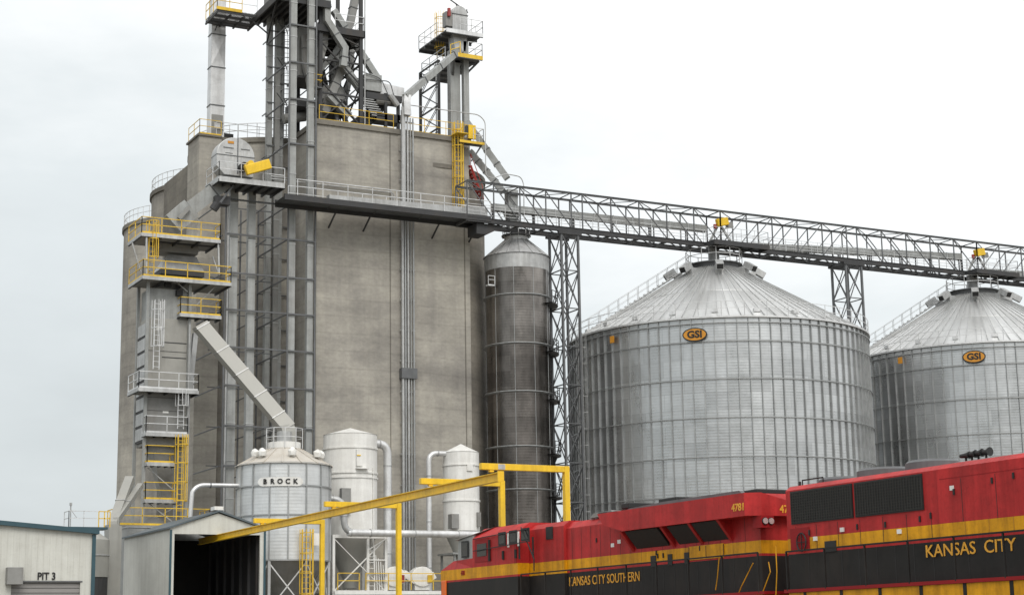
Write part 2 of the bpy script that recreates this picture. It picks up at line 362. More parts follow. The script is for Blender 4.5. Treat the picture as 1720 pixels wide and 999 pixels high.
# ================================================================== CONCRETE ELEVATOR
ZR = 36.76
el = thing('concrete_elevator_block', 'tall flat-fronted grey concrete grain elevator block behind the catwalk', 'grain elevator', (46, 112, 0))
MB().box(40.92, 52.35, 105.5, 124, 0, ZR-.35).build('wall', 'conc', el)
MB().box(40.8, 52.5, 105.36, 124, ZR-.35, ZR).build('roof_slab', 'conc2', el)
# vertical pour joints and buttress strips on the front
mb = MB()
for x in (46.25, 51.9): mb.box(x, x+.07, 105.47, 105.5, 0, ZR-.4)
mb.split('wall_joint', 'conc2', el)
MB().box(46.9, 47.15, 105.44, 105.5, ZR-2.2, ZR-.36).build('repair_patch', 'conc', el)
rl = MB(); rail(rl, [(41.1, 105.6, ZR), (46.6, 105.6, ZR)], toe=.1); rail(rl, [(47.3, 105.6, ZR), (52.3, 105.6, ZR), (52.3, 112, ZR)], toe=.1); rl.build('roof_railing', 'yel', el)
# recessed bay
ra = thing('recessed_silo_wall', 'shaded recessed concrete wall behind the bucket elevator legs', 'silo wall', (38.5, 118, 0))
MB().box(36.36, 40.9, 118.6, 126, 0, ZR-.5).build('wall', 'conc2', ra)  # shade of the recess painted in with the darker concrete
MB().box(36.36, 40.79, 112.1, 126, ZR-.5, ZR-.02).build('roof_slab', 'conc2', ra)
rl = MB(); rail(rl, [(36.0, 112.2, ZR), (40.7, 112.2, ZR)]); rl.build('roof_railing', 'galvb', ra)
MB().box(36.4, 37.35, 112.5, 113.3, ZR, ZR+.4).build('roof_hatch', 'blk', ra)
# stair tower pilaster
st = thing('concrete_stair_tower', 'narrow pale concrete stair tower with square front beside the round silos', 'stair tower', (35.5, 114, 0))
MB().box(34.72, 36.34, 112, 114.6, 0, ZR-.15).build('wall', 'conc', st)
MB().box(34.6, 36.34, 111.9, 114.7, ZR-.15, ZR-.01).build('roof_slab', 'conc2', st)
rl = MB(); rail(rl, [(36.3, 112.05, ZR), (34.75, 112.05, ZR), (34.75, 114.6, ZR)], toe=.12); rl.build('roof_railing', 'yel', st)
pd = P(362, 872, Y=111.95)
MB().box(36.9, 37.9, 118.5, 118.59, 8.6, 10.4).build('doorway', 'blk', ra)
MB().box(36.7, 38.1, 118.0, 118.59, 10.4, 10.6).build('door_canopy', 'galv', ra)
# round silos
for i, (cx, cy, zt, lb) in enumerate(((41.4, 116.4, ZR, 'nearest of the round concrete silos at the left, touching the stair tower'),
                                 (41.9, 127.9, ZR-.1, 'middle round concrete silo in the left row, with white railing'),
                                 (42.9, 139.7, ZR-.1, 'farthest left round concrete silo in the row behind the dryer tower'))):
    s = thing('round_concrete_silo', lb, 'silo', (cx, cy, 0), 'round concrete silos in a row')
    MB().lathe(cx, cy, [(5.75, 0), (5.75, zt-.35)], 64).build('wall', 'conc', s, True)
    MB().lathe(cx, cy, [(5.75, zt-.35), (5.9, zt-.35), (5.9, zt), (0.01, zt+.05)], 64).build('roof_slab', 'conc2', s)
    rl = MB(); ring_rail(rl, cx, cy, 5.75, zt, 24, a0=R(100), a1=R(262)); rl.build('roof_railing', 'galvb', s)
for i, (cx, cy, zt, lb) in enumerate(((50.35, 110.75, 34.4, 'round concrete silo bulging out right of the flat elevator front'),)):
    s = thing('round_concrete_silo', lb, 'silo', (cx, cy, 0), 'round concrete silos in a row')
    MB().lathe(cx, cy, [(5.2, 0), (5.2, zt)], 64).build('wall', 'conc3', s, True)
    MB().lathe(cx, cy, [(5.2, zt), (5.32, zt), (5.32, zt+.3), (0.01, zt+.35)], 64).build('roof_slab', 'conc2', s)

# ================================================================== STEEL GRAIN BINS
def gsi_bin(cx, cy, rot, lab, signs, lab2):
    r, ze, zc, rc = 10.8, 23.0, 28.5, 1.75
    b = thing('steel_grain_bin', lab, 'grain bin', (cx, cy, 0), 'big corrugated steel grain bins')
    MB().lathe(cx, cy, [(r, .4), (r, ze)], 128).build('wall', 'bin', b, True)
    MB().cyl(cx, cy, r+.4, 0, .4, 64).build('foundation', 'conc', b)
    # cone roof with raised ribs and a lap ring
    nr = 84; mb = MB(); mb.lathe(cx, cy, [(r+.12, ze+.02), (r*.52, ze+(zc-ze)*.53), (r*.52, ze+(zc-ze)*.53+.035), (rc, zc)], nr*2, uvr=r); mb.build('roof', 'roof', b, True)
    mb = MB()
    for k in range(nr):
        t = 2*math.pi*k/nr; c, s_ = math.cos(t), math.sin(t)
        mb.bar((cx+(r+.1)*c, cy+(r+.1)*s_, ze+.07), (cx+rc*c, cy+rc*s_, zc+.05), .03, .06)
    mb.build('roof_ribs', 'galv', b)
    MB().lathe(cx, cy, [(r+.02, ze-.06), (r+.2, ze-.06), (r+.2, ze+.06), (r+.02, ze+.06)], 128).build('eave_ring', 'galvb', b)
    MB().lathe(cx, cy, [(rc, zc-.1), (rc+.05, zc+.3), (rc+.1, zc+.32), (.02, zc+.36)], 32).build('collar', 'steel', b)
    mb = MB(); mb.lathe(cx, cy, [(rc-.2, zc+.30), (rc+.35, zc+.30), (rc+.35, zc+.36), (rc-.2, zc+.36)], 24); mb.build('peak_platform', 'steel', b)
    mb = MB(); ring_rail(mb, cx, cy, rc+.32, zc+.36, 12, 1.05, .022); mb.build('peak_railing', 'galvb', b)
    mb = MB(); mb.cyl(cx, cy, .42, zc+.3, 30.3, 16); mb.build('fill_spout', 'galv', b, True)
    # wind rings
    for z in (22.6, 21.35, 18.8, 16.2, 13.6, 11.0, 8.4, 5.8):
        MB().lathe(cx, cy, [(r+.12, z-.03), (r+.18, z-.03), (r+.18, z+.03), (r+.12, z+.03)], 96).build('wind_ring', 'rib', b)
    n = 88; first = None
    for k in range(n):
        t = 2*math.pi*(k+rot)/n
        q = V((cx+(r+.055)*math.cos(t), cy+(r+.055)*math.sin(t), 0)); rd = V((math.cos(t), math.sin(t), 0)); tn = V((-rd.y, rd.x, 0))
        MB().obox(q+_z*((ze+.4)/2), rd*.06, tn*.034, _z*((ze-.4)/2-.08)).build('stiffener', 'rib', b)
    # eave vents, gooseneck roof vents
    for k in range(22):
        t = 2*math.pi*k/22+.1; rr = r*.93; z = ze+(r-rr)/(r-rc)*(zc-ze); q = V((cx+rr*math.cos(t), cy+rr*math.sin(t), z+.12)); rd = V((math.cos(t), math.sin(t), 0)); tn = V((-rd.y, rd.x, 0))
        MB().obox(q, rd*.16, tn*.22, _z*.12).build('eave_vent', 'galvb', b)
    for k in range(8):
        t = 2*math.pi*k/8+R(lab2); rr = rc+1.3; z = zc-(rr-rc)/(r-rc)*(zc-ze); rd = V((math.cos(t), math.sin(t), 0)); tn = V((-rd.y, rd.x, 0))
        q = V((cx, cy, 0))+rd*rr; q.z = z+.55; sl = (rd*.85-_z*.53).normalized(); up = (rd*.53+_z*.85)
        v_ = MB().obox(q+rd*.25, sl*.45, tn*.27, up*.22).build('roof_vent', 'galv', b)
        MB().obox(q-_z*.35-rd*.35, rd*.3, tn*.3, _z*.4).build('vent_neck', 'galv', v_)
        MB().obox(q+rd*.25+sl*.455, sl*.006, tn*.23, up*.18).build('vent_opening', 'blk', v_)
    mb = MB(); ring_rail(mb, cx, cy, r+.12, ze+.06, 44, 1.0, .017); mb.build('eave_railing', 'galvb', b)
    # roof stair on the left of the cone
    az = math.atan2(cy, cx)+math.pi/2+R(10); mb = MB(); rd = V((math.cos(az), math.sin(az), 0)); tn = V((-rd.y, rd.x, 0)); c0 = V((cx, cy, 0))
    for k in (-.35, .35):
        a_ = c0+rd*(r+.1)+tn*k+_z*(ze+.1); b_ = c0+rd*(rc+.3)+tn*k+_z*(zc+.15); mb.bar(a_, b_, .05); mb.bar(a_+_z*.95, b_+_z*.95, .03); mb.bar(a_+_z*.5, b_+_z*.5, .025)
        for i in range(13): q = a_.lerp(b_, i/12); mb.bar(q, q+_z*.95, .028)
    for i in range(26):
        q = (c0+rd*(r+.1)+_z*(ze+.14)).lerp(c0+rd*(rc+.3)+_z*(zc+.19), i/25); mb.obox(q, rd*.12, tn*.35, _z*.02)
    mb.build('roof_stair', 'galvb', b)
    # outside ladder at the left flank
    az = math.atan2(cy, cx)+math.pi/2+R(32); mb = MB(); rd = V((math.cos(az), math.sin(az), 0)); ladder(mb, c0+rd*(r+.25)+_z*.3, ze-.2, rd, r=.02); mb.build('side_ladder', 'galv', b)
    for (px, py, kind) in signs:
        q = on_cyl(px, py, cx, cy, r+.22); rd = (q-c0); rd.z = 0; rd.normalize(); tn = V((-rd.y, rd.x, 0))
        if kind == 'logo':
            mb = MB(); ns = 40; aw, ah = .84, .47
            for sc, dd in ((1.0, 0), (1.0, .05)): mb.v += [q+tn*(math.cos(2*math.pi*i/ns)*aw*sc)+_z*(math.sin(2*math.pi*i/ns)*ah*sc)+rd*dd for i in range(ns)]
            mb.f = [list(range(ns)), list(range(ns, 2*ns))]+[[i, (i+1) % ns, ns+(i+1) % ns, ns+i] for i in range(ns)]
            o1 = mb.build('logo_sign', 'blk', b)
            mb = MB()
            for dd in (.04, .062): mb.v += [q+tn*(math.cos(2*math.pi*i/ns)*aw*.9)+_z*(math.sin(2*math.pi*i/ns)*ah*.84)+rd*dd for i in range(ns)]
            mb.f = [list(range(ns)), list(range(ns, 2*ns))]+[[i, (i+1) % ns, ns+(i+1) % ns, ns+i] for i in range(ns)]
            mb.build('sign_face', 'signo', o1)
            text('GSI', 'sign_lettering', 'blk', o1, q+rd*.075, tn, _z, .66, .012, sx=1.08, bold=.022)
        else:
            o1 = MB().obox(q, tn*.19, _z*.24, rd*.02).build('orange_decal', 'signo', b)
    return b
M['signo'] = mat('sign_orange', (.55, .24, .02), .5, 0, .1, 3)
gsi_bin(71.6, 103.6, .3, 'big corrugated steel grain bin with cone roof, nearest the concrete elevator', [(1167, 562, 'logo'), (1028, 570, 'dec')], 62)
gsi_bin(96.7, 103.6, .1, 'second big steel grain bin, cut off by the right edge of the photo', [(1636, 599, 'logo'), (1512, 605, 'dec')], 50)

# slender stained silo
cx, cy, r = 55.72, 104.9, 2.26
sl = thing('slender_steel_silo', 'slender dark stained steel silo with ring ledges beside the lattice tower', 'silo', (cx, cy, 0))
zr = [4.5, 8.2, 11.9, P(870, 748, Y=103)[2], P(870, 656, Y=103)[2], P(870, 575, Y=103)[2], P(870, 493, Y=103)[2]]
ze = P(870, 424, Y=103)[2]
MB().lathe(cx, cy, [(r, zr[-2]), (r, zr[-1]+1.9)], 40).build('upper_wall', 'slender', sl, True)
MB().lathe(cx, cy, [(r, .3), (r, zr[-2])], 40).build('lower_wall', 'slender_lower', sl, True)['label'] = 'darker lower wall'
MB().lathe(cx, cy, [(r+.01, zr[-1]+1.9), (r+.03, ze)], 40).build('top_band', 'galv', sl, True)
mb = MB(); mb.lathe(cx, cy, [(r+.12, ze), (.85, ze+1.3), (.85, ze+1.55), (.02, ze+1.6)], 24); mb.build('roof', 'galvb', sl)
mb = MB()
for k in range(16): t = 2*math.pi*k/16; mb.bar((cx+(r+.1)*math.cos(t), cy+(r+.1)*math.sin(t), ze+.03), (cx+.85*math.cos(t), cy+.85*math.sin(t), ze+1.34), .05)
mb.build('roof_ribs', 'galv', sl)
for z in zr:
    lg = MB().lathe(cx, cy, [(r, z-.1), (r+.14, z-.02), (r+.14, z+.03), (r, z+.03)], 24).build('ring_ledge', 'rib', sl)
mb = MB()
for z in zr: ring_rail(MB(), cx+.2, cy+.1, r+.45, z-.5, 8, .9, .02, R(-60), R(40)).build('side_platform_railing', 'dark', sl)
mb = MB()
for z in zr: mb.lathe(cx, cy, [(r, z-.55), (r+.6, z-.55), (r+.6, z-.48), (r, z-.48)], 12, a0=R(-60), a1=R(40))
mb.split('landing', 'steel', sl)
mb = MB()
for k in range(10): t = 2*math.pi*k/10+.35; mb.box(cx+(r)*math.cos(t)-.016, cx+(r)*math.cos(t)+.016, cy+r*math.sin(t)-.016, cy+r*math.sin(t)+.016, .3, zr[-1]+1.9)
mb.split('seam', 'rib', sl)
mb = MB(); ring_rail(mb, cx, cy, .95, ze+1.5, 10, 1.0, .02); mb.build('peak_railing', 'galvb', sl)
MB().lathe(cx, cy, [(.85, ze+1.6), (1.05, ze+1.6), (1.05, ze+1.68), (.02, ze+1.68)], 16).build('peak_platform', 'steel', sl)
MB().cyl(cx, cy, .17, ze+1.6, 33.2, 10).build('fill_spout', 'galv', sl)
mb = MB(); mb.box(52.95, 53.45, 103.9, 104.3, zr[-1]+.6, zr[-1]+.7); rail(mb, [(52.95, 103.9, zr[-1]+.7), (53.45, 103.9, zr[-1]+.7)], .6); mb.build('vent_bracket', 'galvb', sl)

# ================================================================== BRIDGE
BX0, BX1, Y0, Y1, ZB, ZT = 50.8, 112.0, 102.7, 104.5, 30.0, 32.92
br = thing('conveyor_bridge', 'long dark steel truss conveyor bridge running above the grain bins', 'conveyor bridge', (80, 103.6, ZB))
mb = MB()
for y in (Y0, Y1): mb.ibeam((BX0, y, ZT-.07), (BX1, y, ZT-.07), .14, .14)
mb.build('top_chord', 'steel', br)
mb = MB()
for y in (Y0, Y1): mb.ibeam((BX0, y, ZB+.17), (BX1, y, ZB+.17), .14, .34)
mb.build('bottom_chord', 'dark', br)
bay = 1.7083*1.0; xs = []; x = BX0; 
spans = [(50.8, 59.0, 4), (59.9, 71.7, 5), (71.7, 83.4, 5), (84.4, 96.6, 5), (96.6, 108.5, 5)]
vt, dg, tb_ = MB(), MB(), MB()
for si, (a, b, n) in enumerate(spans):
    for i in range(n+1):
        x = a+(b-a)*i/n
        for y in (Y0, Y1): vt.bar((x, y, ZB+.3), (x, y, ZT-.12), .075)
        tb_.bar((x, Y0, ZT-.07), (x, Y1, ZT-.07), .06); tb_.bar((x, Y0, ZB+.1), (x, Y1, ZB+.1), .12, .16)
        if i < n:
            xn = a+(b-a)*(i+1)/n; down = si in (0, 1, 3)
            for y in (Y0, Y1):
                if down: dg.bar((x, y, ZT-.12), (xn, y, ZB+.3), .06)
                else: dg.bar((x, y, ZB+.3), (xn, y, ZT-.12), .06)
            if i % 2 == 0: tb_.bar((x, Y0, ZT-.07), (xn, Y1, ZT-.07), .05)
            else: tb_.bar((x, Y1, ZT-.07), (xn, Y0, ZT-.07), .05)
            tb_.bar((x, Y0, ZB+.1), (xn, Y1, ZB+.1), .06)
vt.split('truss_post', 'steel', br); dg.split('truss_diagonal', 'steel', br); tb_.split('cross_brace', 'steel', br)
MB().box(BX0, BX1, Y0+.1, Y0+.85, ZB+.2, ZB+.24).build('walkway_deck', 'dark', br)
mb = MB(); rail(mb, [(BX0, Y0+.12, ZB+.24), (BX1, Y0+.12, ZB+.24)], 1.05, 1.5, .018); rail(mb, [(BX0, Y0+.88, ZB+.24), (BX1, Y0+.88, ZB+.24)], 1.05, 1.5, .018); mb.build('walkway_railing', 'galvb', br)
def conveyor(x0, x1, z0, z1, y0, y1, lab, m='grey'):
    c = thing('drag_conveyor', lab, 'conveyor', (x0, (y0+y1)/2, z0), 'drag conveyors along the bridge')
    n = int((x1-x0)/1.5); ym = (y0+y1)/2; hh = .24; sl_ = (z1-z0)/(x1-x0)
    MB().add([(x0, y0, z0-hh), (x1, y0, z1-hh), (x1, y1, z1-hh), (x0, y1, z0-hh), (x0, y0, z0+hh), (x1, y0, z1+hh), (x1, y1, z1+hh), (x0, y1, z0+hh)], [(0, 3, 2, 1), (4, 5, 6, 7), (0, 1, 5, 4), (1, 2, 6, 5), (2, 3, 7, 6), (3, 0, 4, 7)]).build('housing', m, c)
    mb = MB()
    for i in range(n+1):
        x = x0+(x1-x0)*i/n; z = z0+sl_*(x-x0); mb.box(x-.03, x+.03, y0-.03, y1+.03, z-hh-.03, z+hh+.03)
    mb.split('flange', 'galv', c)
    mb = MB()
    for i in range(n//2+1):
        x = x0+(x1-x0)*i/(n/2); 
        if x > x1: break
        z = z0+sl_*(x-x0); mb.box(x-.04, x+.04, y0+.1, y0+.18, ZB+.2, z-hh-.031); mb.box(x-.04, x+.04, y1-.18, y1-.1, ZB+.2, z-hh-.031)
    mb.split('stand', 'steel', c)
    return c
conveyor(53.5, 71.2, 31.55, 31.75, 103.85, 104.35, 'pale drag conveyor in the bridge between the elevator and the first bin')
conveyor(74.5, 96.0, 30.75, 31.85, 103.85, 104.35, 'pale drag conveyor in the bridge between the two big bins')
conveyor(98.6, 111.5, 30.8, 31.3, 103.85, 104.35, 'pale drag conveyor in the bridge beyond the second bin')
def head_drive(px, py, cxx, lab):
    q = P(px, py, Y=103.0); d = thing('conveyor_drive', lab, 'conveyor drive', (q.x, 103.4, ZB+.3), 'yellow conveyor drives on the bridge')
    ax = V((.97, 0, .24)).normalized(); up = V((-.24, 0, .97)).normalized()
    MB().obox(q, ax*.5, V((0, .16, 0)), up*.29).build('belt_guard', 'yelb', d, bevel=.04)
    MB().cyl(q.x-.55, 103.15, .13, q.z-.5, q.z-.2, 12).build('motor', 'redp', d)
    MB().obox(q+V((.8, .25, -.12)), (.22, 0, .05), (0, .18, 0), (-.05, 0, .2)).build('gearbox', 'greyd', d)
    mb = MB()
    for (a, b) in ((-.6, -1.1), (.2, 1.2)): mb.bar((q.x+a*.3, 103.3, q.z-.2), (q.x+b, 103.3, ZB+.35), .14)
    mb.split('strut', 'grey', d)
    MB().box(q.x-1.3, q.x+1.5, 102.95, 103.75, ZB+.245, ZB+.33).build('base_plate', 'steel', d)
head_drive(1213, 373, 71.6, 'yellow guarded conveyor drive in the bridge above the nearer bin')
head_drive(1645, 424, 96.7, 'yellow guarded conveyor drive in the bridge above the farther bin')
# widened platforms under drives
for (x0, x1, lb) in ((70.2, 75.0, 'dark service platform hung on the bridge side above the nearer bin'), (95.2, 99.6, 'dark service platform hung on the bridge side above the farther bin')):
    pf = thing('service_platform', lb, 'platform', ((x0+x1)/2, 102, ZB), 'service platforms on the bridge side')
    MB().box(x0, x1, 101.35, 102.62, ZB+.12, ZB+.2).build('deck', 'dark', pf)
    mb = MB(); mb.box(x0, x1, 101.3, 101.38, ZB-.08, ZB+.28); mb.box(x0-.06, x0, 101.3, 102.62, ZB-.08, ZB+.28); mb.box(x1, x1+.06, 101.3, 102.62, ZB-.08, ZB+.28)
    for i in range(6): xx = x0+(x1-x0)*i/5; mb.bar((xx, 101.4, ZB+.05), (xx, 102.6, ZB+.05), .08)
    mb.build('edge_beams', 'dark', pf)
    mb = MB(); rail(mb, [(x0, 102.5, ZB+.2), (x0, 101.4, ZB+.2), (x1, 101.4, ZB+.2), (x1, 102.5, ZB+.2)], 1.05, 1.2, .018); mb.build('railing', 'galvb', pf)

# bridge towers
for (x0, x1, n, lb) in ((58.15, 59.5, 11, 'dark lattice support tower between the slender silo and the nearer bin'), (83.2, 84.7, 11, 'dark lattice support tower rising behind the nearer bin')):
    t = thing('lattice_tower', lb, 'lattice tower', ((x0+x1)/2, 103.6, 0), 'lattice towers under the bridge')
    lattice(t, x0, x1, 102.75, 104.45, .3, ZB-.05, n, 'steel', .15, .07)
    MB().box(x0-.3, x1+.3, 102.4, 104.8, 0, .3).build('footing', 'conc', t)
    mb = MB(); mb.box(x0-.25, x1+.25, 102.6, 102.8, ZB-.18, ZB-.01); mb.box(x0-.25, x1+.25, 104.4, 104.6, ZB-.18, ZB-.01); mb.split('cap_beam', 'dark', t)

# ================================================================== CATWALK ALONG THE ELEVATOR
CX0 = P(478, 306, Y=Y0).x
cw = thing('elevator_catwalk', 'dark catwalk with pale railings crossing the flat concrete front', 'catwalk', (45, 103.4, ZB))
mb = MB(); mb.box(CX0, 52.6, Y0-.05, Y0+.1, ZB+.12, ZB+.5); mb.box(CX0, 52.6, Y1-.1, Y1, ZB+.02, ZB+.5)
mb.split('edge_beam', 'dark', cw)
MB().box(CX0, 52.7, Y0+.1, Y1-.1, ZB+.3, ZB+.36).build('deck', 'steel', cw)
mb = MB(); rail(mb, [(CX0+.9, Y0, ZB+.5), (52.6, Y0, ZB+.5)], 1.07, 1.75, .024); rail(mb, [(CX0+.9, Y1-.05, ZB+.5), (52.6, Y1-.05, ZB+.5)], 1.07, 1.75, .02); mb.build('railing', 'galvb', cw)
for px in (560, 618, 733, 795):
    q = P(px, 320, Y=104.9); MB().bar((q.x, 104.4, ZB+.15), (q.x-.1, 105.5, ZB-.75), .09).build('support_strut', 'dark', cw)
    
mb = MB(); mb.prism([(51.6, ZB+.0), (53.6, ZB+.0), (53.6, ZB-.12), (52.4, ZB-.75), (51.6, ZB-.75)], 'y', 102.9, 104.3); mb.build('end_bracket', 'dark', cw)
c1 = conveyor(41.2, 52.9, 30.85, 31.1, 103.85, 104.35, 'low drag conveyor on the catwalk across the concrete front', 'galv')
# conduits along the catwalk wall
cp = thing('wall_conduit', 'pair of thin grey pipes along the concrete front above the catwalk', 'pipe', (43, 105.3, 32))
for dz in (0, .17):
    a = P(455, 279, Y=105.3); b = P(668, 296, Y=105.3); a.z = b.z = 32.15+dz
    e_ = elbow(a, V((46.5-dz, 105.3, 32.15+dz)), V((46.5-dz, 105.3, 30.9)), .3); MB().tube([a]+e_+[V((46.5-dz, 105.3, 30.9))], .04, 8).build('conduit', 'galv', cp)
# vertical bundle
vb = thing('riser_pipe_bundle', 'tall bundle of shiny vertical pipes running up the concrete front', 'pipe bundle', (47, 105.3, 0))
xa = P(673, 450, Y=105.3).x; xb = P(696, 450, Y=105.3).x
for i in range(5):
    x = xa+(xb-xa)*(i+.5)/5; rr = (.10, .06, .075, .05, .06)[i]
    MB().tube([(x, 105.2, .3), (x, 105.2, 38.1 if i < 3 else 37.6)], rr, 10).build('pipe', ('galv', 'rib', 'galv', 'grey', 'rib')[i], vb, True)
mb = MB()
for z in [10+2.1*k for k in range(14)]: mb.box(xa-.05, xb+.05, 105.3, 105.38, z, z+.06)
mb.split('band', 'galv', vb)
MB().box(xa+.0, xa+.2, 104.98, 105.08, 30.6, 38.3).build('cable_tray', 'galv', vb)
MB().box(xa-.06, xb+.06, 105.02, 105.45, 19.3, 20.0).build('splice_band', 'steel', vb)

# ================================================================== BUCKET ELEVATOR LEGS
LY = 104.95
def trunk_x(px0, px1, py=500, Y=LY-.17): return P(px0, py, Y=Y).x, P(px1, py, Y=Y).x
def leg(name, label, xs_, y0, dep, z0, z1, mat_='grey', joints=2.4):
    t = thing(name, label, 'bucket elevator', (xs_[0][0], y0, z0), 'bucket elevator legs')
    for (a, b) in xs_:
        tk = MB().box(a, b, y0, y0+dep, z0, z1).build('trunk', mat_, t)
        mb = MB(); z = z0+1.0
        while z < z1: mb.box(a-.025, b+.025, y0-.025, y0+dep+.025, z, z+.05); z += joints
        mb.split('trunk_flange', 'galv', tk)
    return t
A1, A2 = trunk_x(485, 495.5), trunk_x(516, 526)
lA = leg('bucket_elevator', 'tall twin-trunk bucket elevator leg in front of the shaded recess', [A1, A2], 104.8, .36, .3, 50)
C1_, C2_ = trunk_x(385.5, 399), trunk_x(417, 429)
lC = leg('bucket_elevator', 'shorter twin-trunk bucket elevator leg under the domed head', [C1_, C2_], 104.9, .42, .3, 31.5)
B1, B2 = trunk_x(450, 458, 150, 109.4), trunk_x(464, 476, 150, 109.4)
lB = leg('bucket_elevator', 'rear twin-trunk bucket elevator leg at the left of the top tower', [B1, B2], 109.4, .45, 10, 48, 'grey')
D1 = trunk_x(482, 487, 150, 110.2)
# domed head of the short leg
hq = P(391, 268, Y=104.2)
r = 1.28; y0, y1 = 103.6, 104.75
hd = MB(); ns = 28; prof = []
for i in range(ns+1):
    t = math.pi*i/ns; prof.append((hq.x+r*math.cos(t), hq.z+.1+r*.95*math.sin(t)))
prof += [(hq.x-r, hq.z-.7), (hq.x-.75, hq.z-1.25), (hq.x+r*.95, hq.z-1.25)]
hdo = hd.prism(prof, 'y', y0, y1).build('head_housing', 'galv', lC, bevel=.04)
mb = MB(); mb.box(hq.x+.1, hq.x+.16, y0-.04, y1+.04, hq.z-1.1, hq.z+1.32); mb.box(hq.x-.85, hq.x-.15, y0-.03, y0, hq.z+.55, hq.z+.6); mb.box(hq.x+.35, hq.x+.95, y0-.03, y0, hq.z+.55, hq.z+.6); mb.box(hq.x-1.29, hq.x+1.29, y0-.03, y1+.03, hq.z+.05, hq.z+.1); mb.box(hq.x-.7, hq.x-.2, y0-.02, y0, hq.z+.2, hq.z+.24)
mb.build('head_seams', 'steel', hdo)
MB().obox((hq.x-.35, y0-.02, hq.z+.95), (.2, 0, 0), (0, .02, 0), (0, 0, .08)).build('orange_decal', 'signo', hdo)
q = P(433, 281, Y=102.3); ax = V((.93, 0, .36)).normalized(); up = V((-.36, 0, .93)).normalized()
gd = MB(); gd.obox(q, ax*.88, V((0, .16, 0)), up*.32); gd.build('belt_guard', 'yelb', lC, bevel=.05)
q2 = P(412, 279, Y=103.0); mb = MB(); mb.tube([(q2.x, 103.1, q2.z), (q2.x, 103.7, q2.z)], .3, 16); mb.build('drive_pulley', 'blk', lC)
mb = MB(); mb.tube([(q2.x+.12, 102.2, q2.z), (q2.x+.12, 103.05, q2.z)], .2, 14); mb.build('pulley_cover', 'yelb', lC)
# its platform
pz = P(420, 303, Y=102.6).z; px0 = P(368, 295, Y=102.6).x; px1 = P(478, 306, Y=102.6).x
hp = thing('head_platform', 'grey platform with pale railing under the domed elevator head', 'platform', ((px0+px1)/2, 103.8, pz))
MB().box(px0, px1, 102.6, 105.3, pz-.1, pz).build('deck', 'steel', hp)
mb = MB(); mb.box(px0, px1, 102.54, 102.6, pz-.28, pz+.06); mb.box(px0-.06, px0, 102.6, 105.3, pz-.28, pz+.06); mb.build('edge_beams', 'galv', hp)
mb = MB()
for i in range(8): x = px0+(px1-px0)*i/7; mb.box(x-.05, x+.05, 102.6, 105.3, pz-.3, pz-.1)
mb.split('joist', 'dark', hp)
mb = MB(); rail(mb, [(px0, 105.2, pz), (px0, 102.6, pz), (px1, 102.6, pz)], 1.05, 1.3, .024); mb.build('railing', 'galvb', hp)
mb = MB(); mb.bar((px0+.2, 102.9, pz-1.6), (px0+1.2, 103.2, pz-.2), .1); mb.build('brace', 'steel', hp)
mb = MB(); mb.tube([P(365, 342, Y=103.3), P(358, 352, Y=103.4)], .28, 12); mb.box(P(360, 350, Y=103.6).x, P(385, 350, Y=103.6).x, 103.4, 104, pz-1.55, pz-1.0); mb.build('gearbox', 'dark', hp)
# chute from the domed head to the dryer tower
s_ = thing('grain_spout', 'broad grey spout sloping from the domed head down to the dryer tower', 'grain spout', P(330, 340, Y=104), 'grain spouts')
a, b_, c_ = P(378, 306, Y=104.2), P(318, 352, Y=104.2), P(288, 378, Y=104.2)
MB().duct([a, b_], .7, .95).build('upper_chute', 'grey', s_)
MB().duct([b_, c_], .95, 1.35).build('lower_chute', 'grey', s_)
mb = MB(); d = (b_-a).normalized(); 
for t in (.35, 1.0): mb.duct([a.lerp(b_, t)-d*.03, a.lerp(b_, t)+d*.03], .8, 1.05)
mb.split('flange', 'steel', s_)
MB().duct([P(318, 352, Y=104.2)+V((-.2, -.7, 0)), P(300, 372, Y=104.2)+V((-.2, -.7, 0))], .2, .25).build('slide_gate', 'greyd', s_)

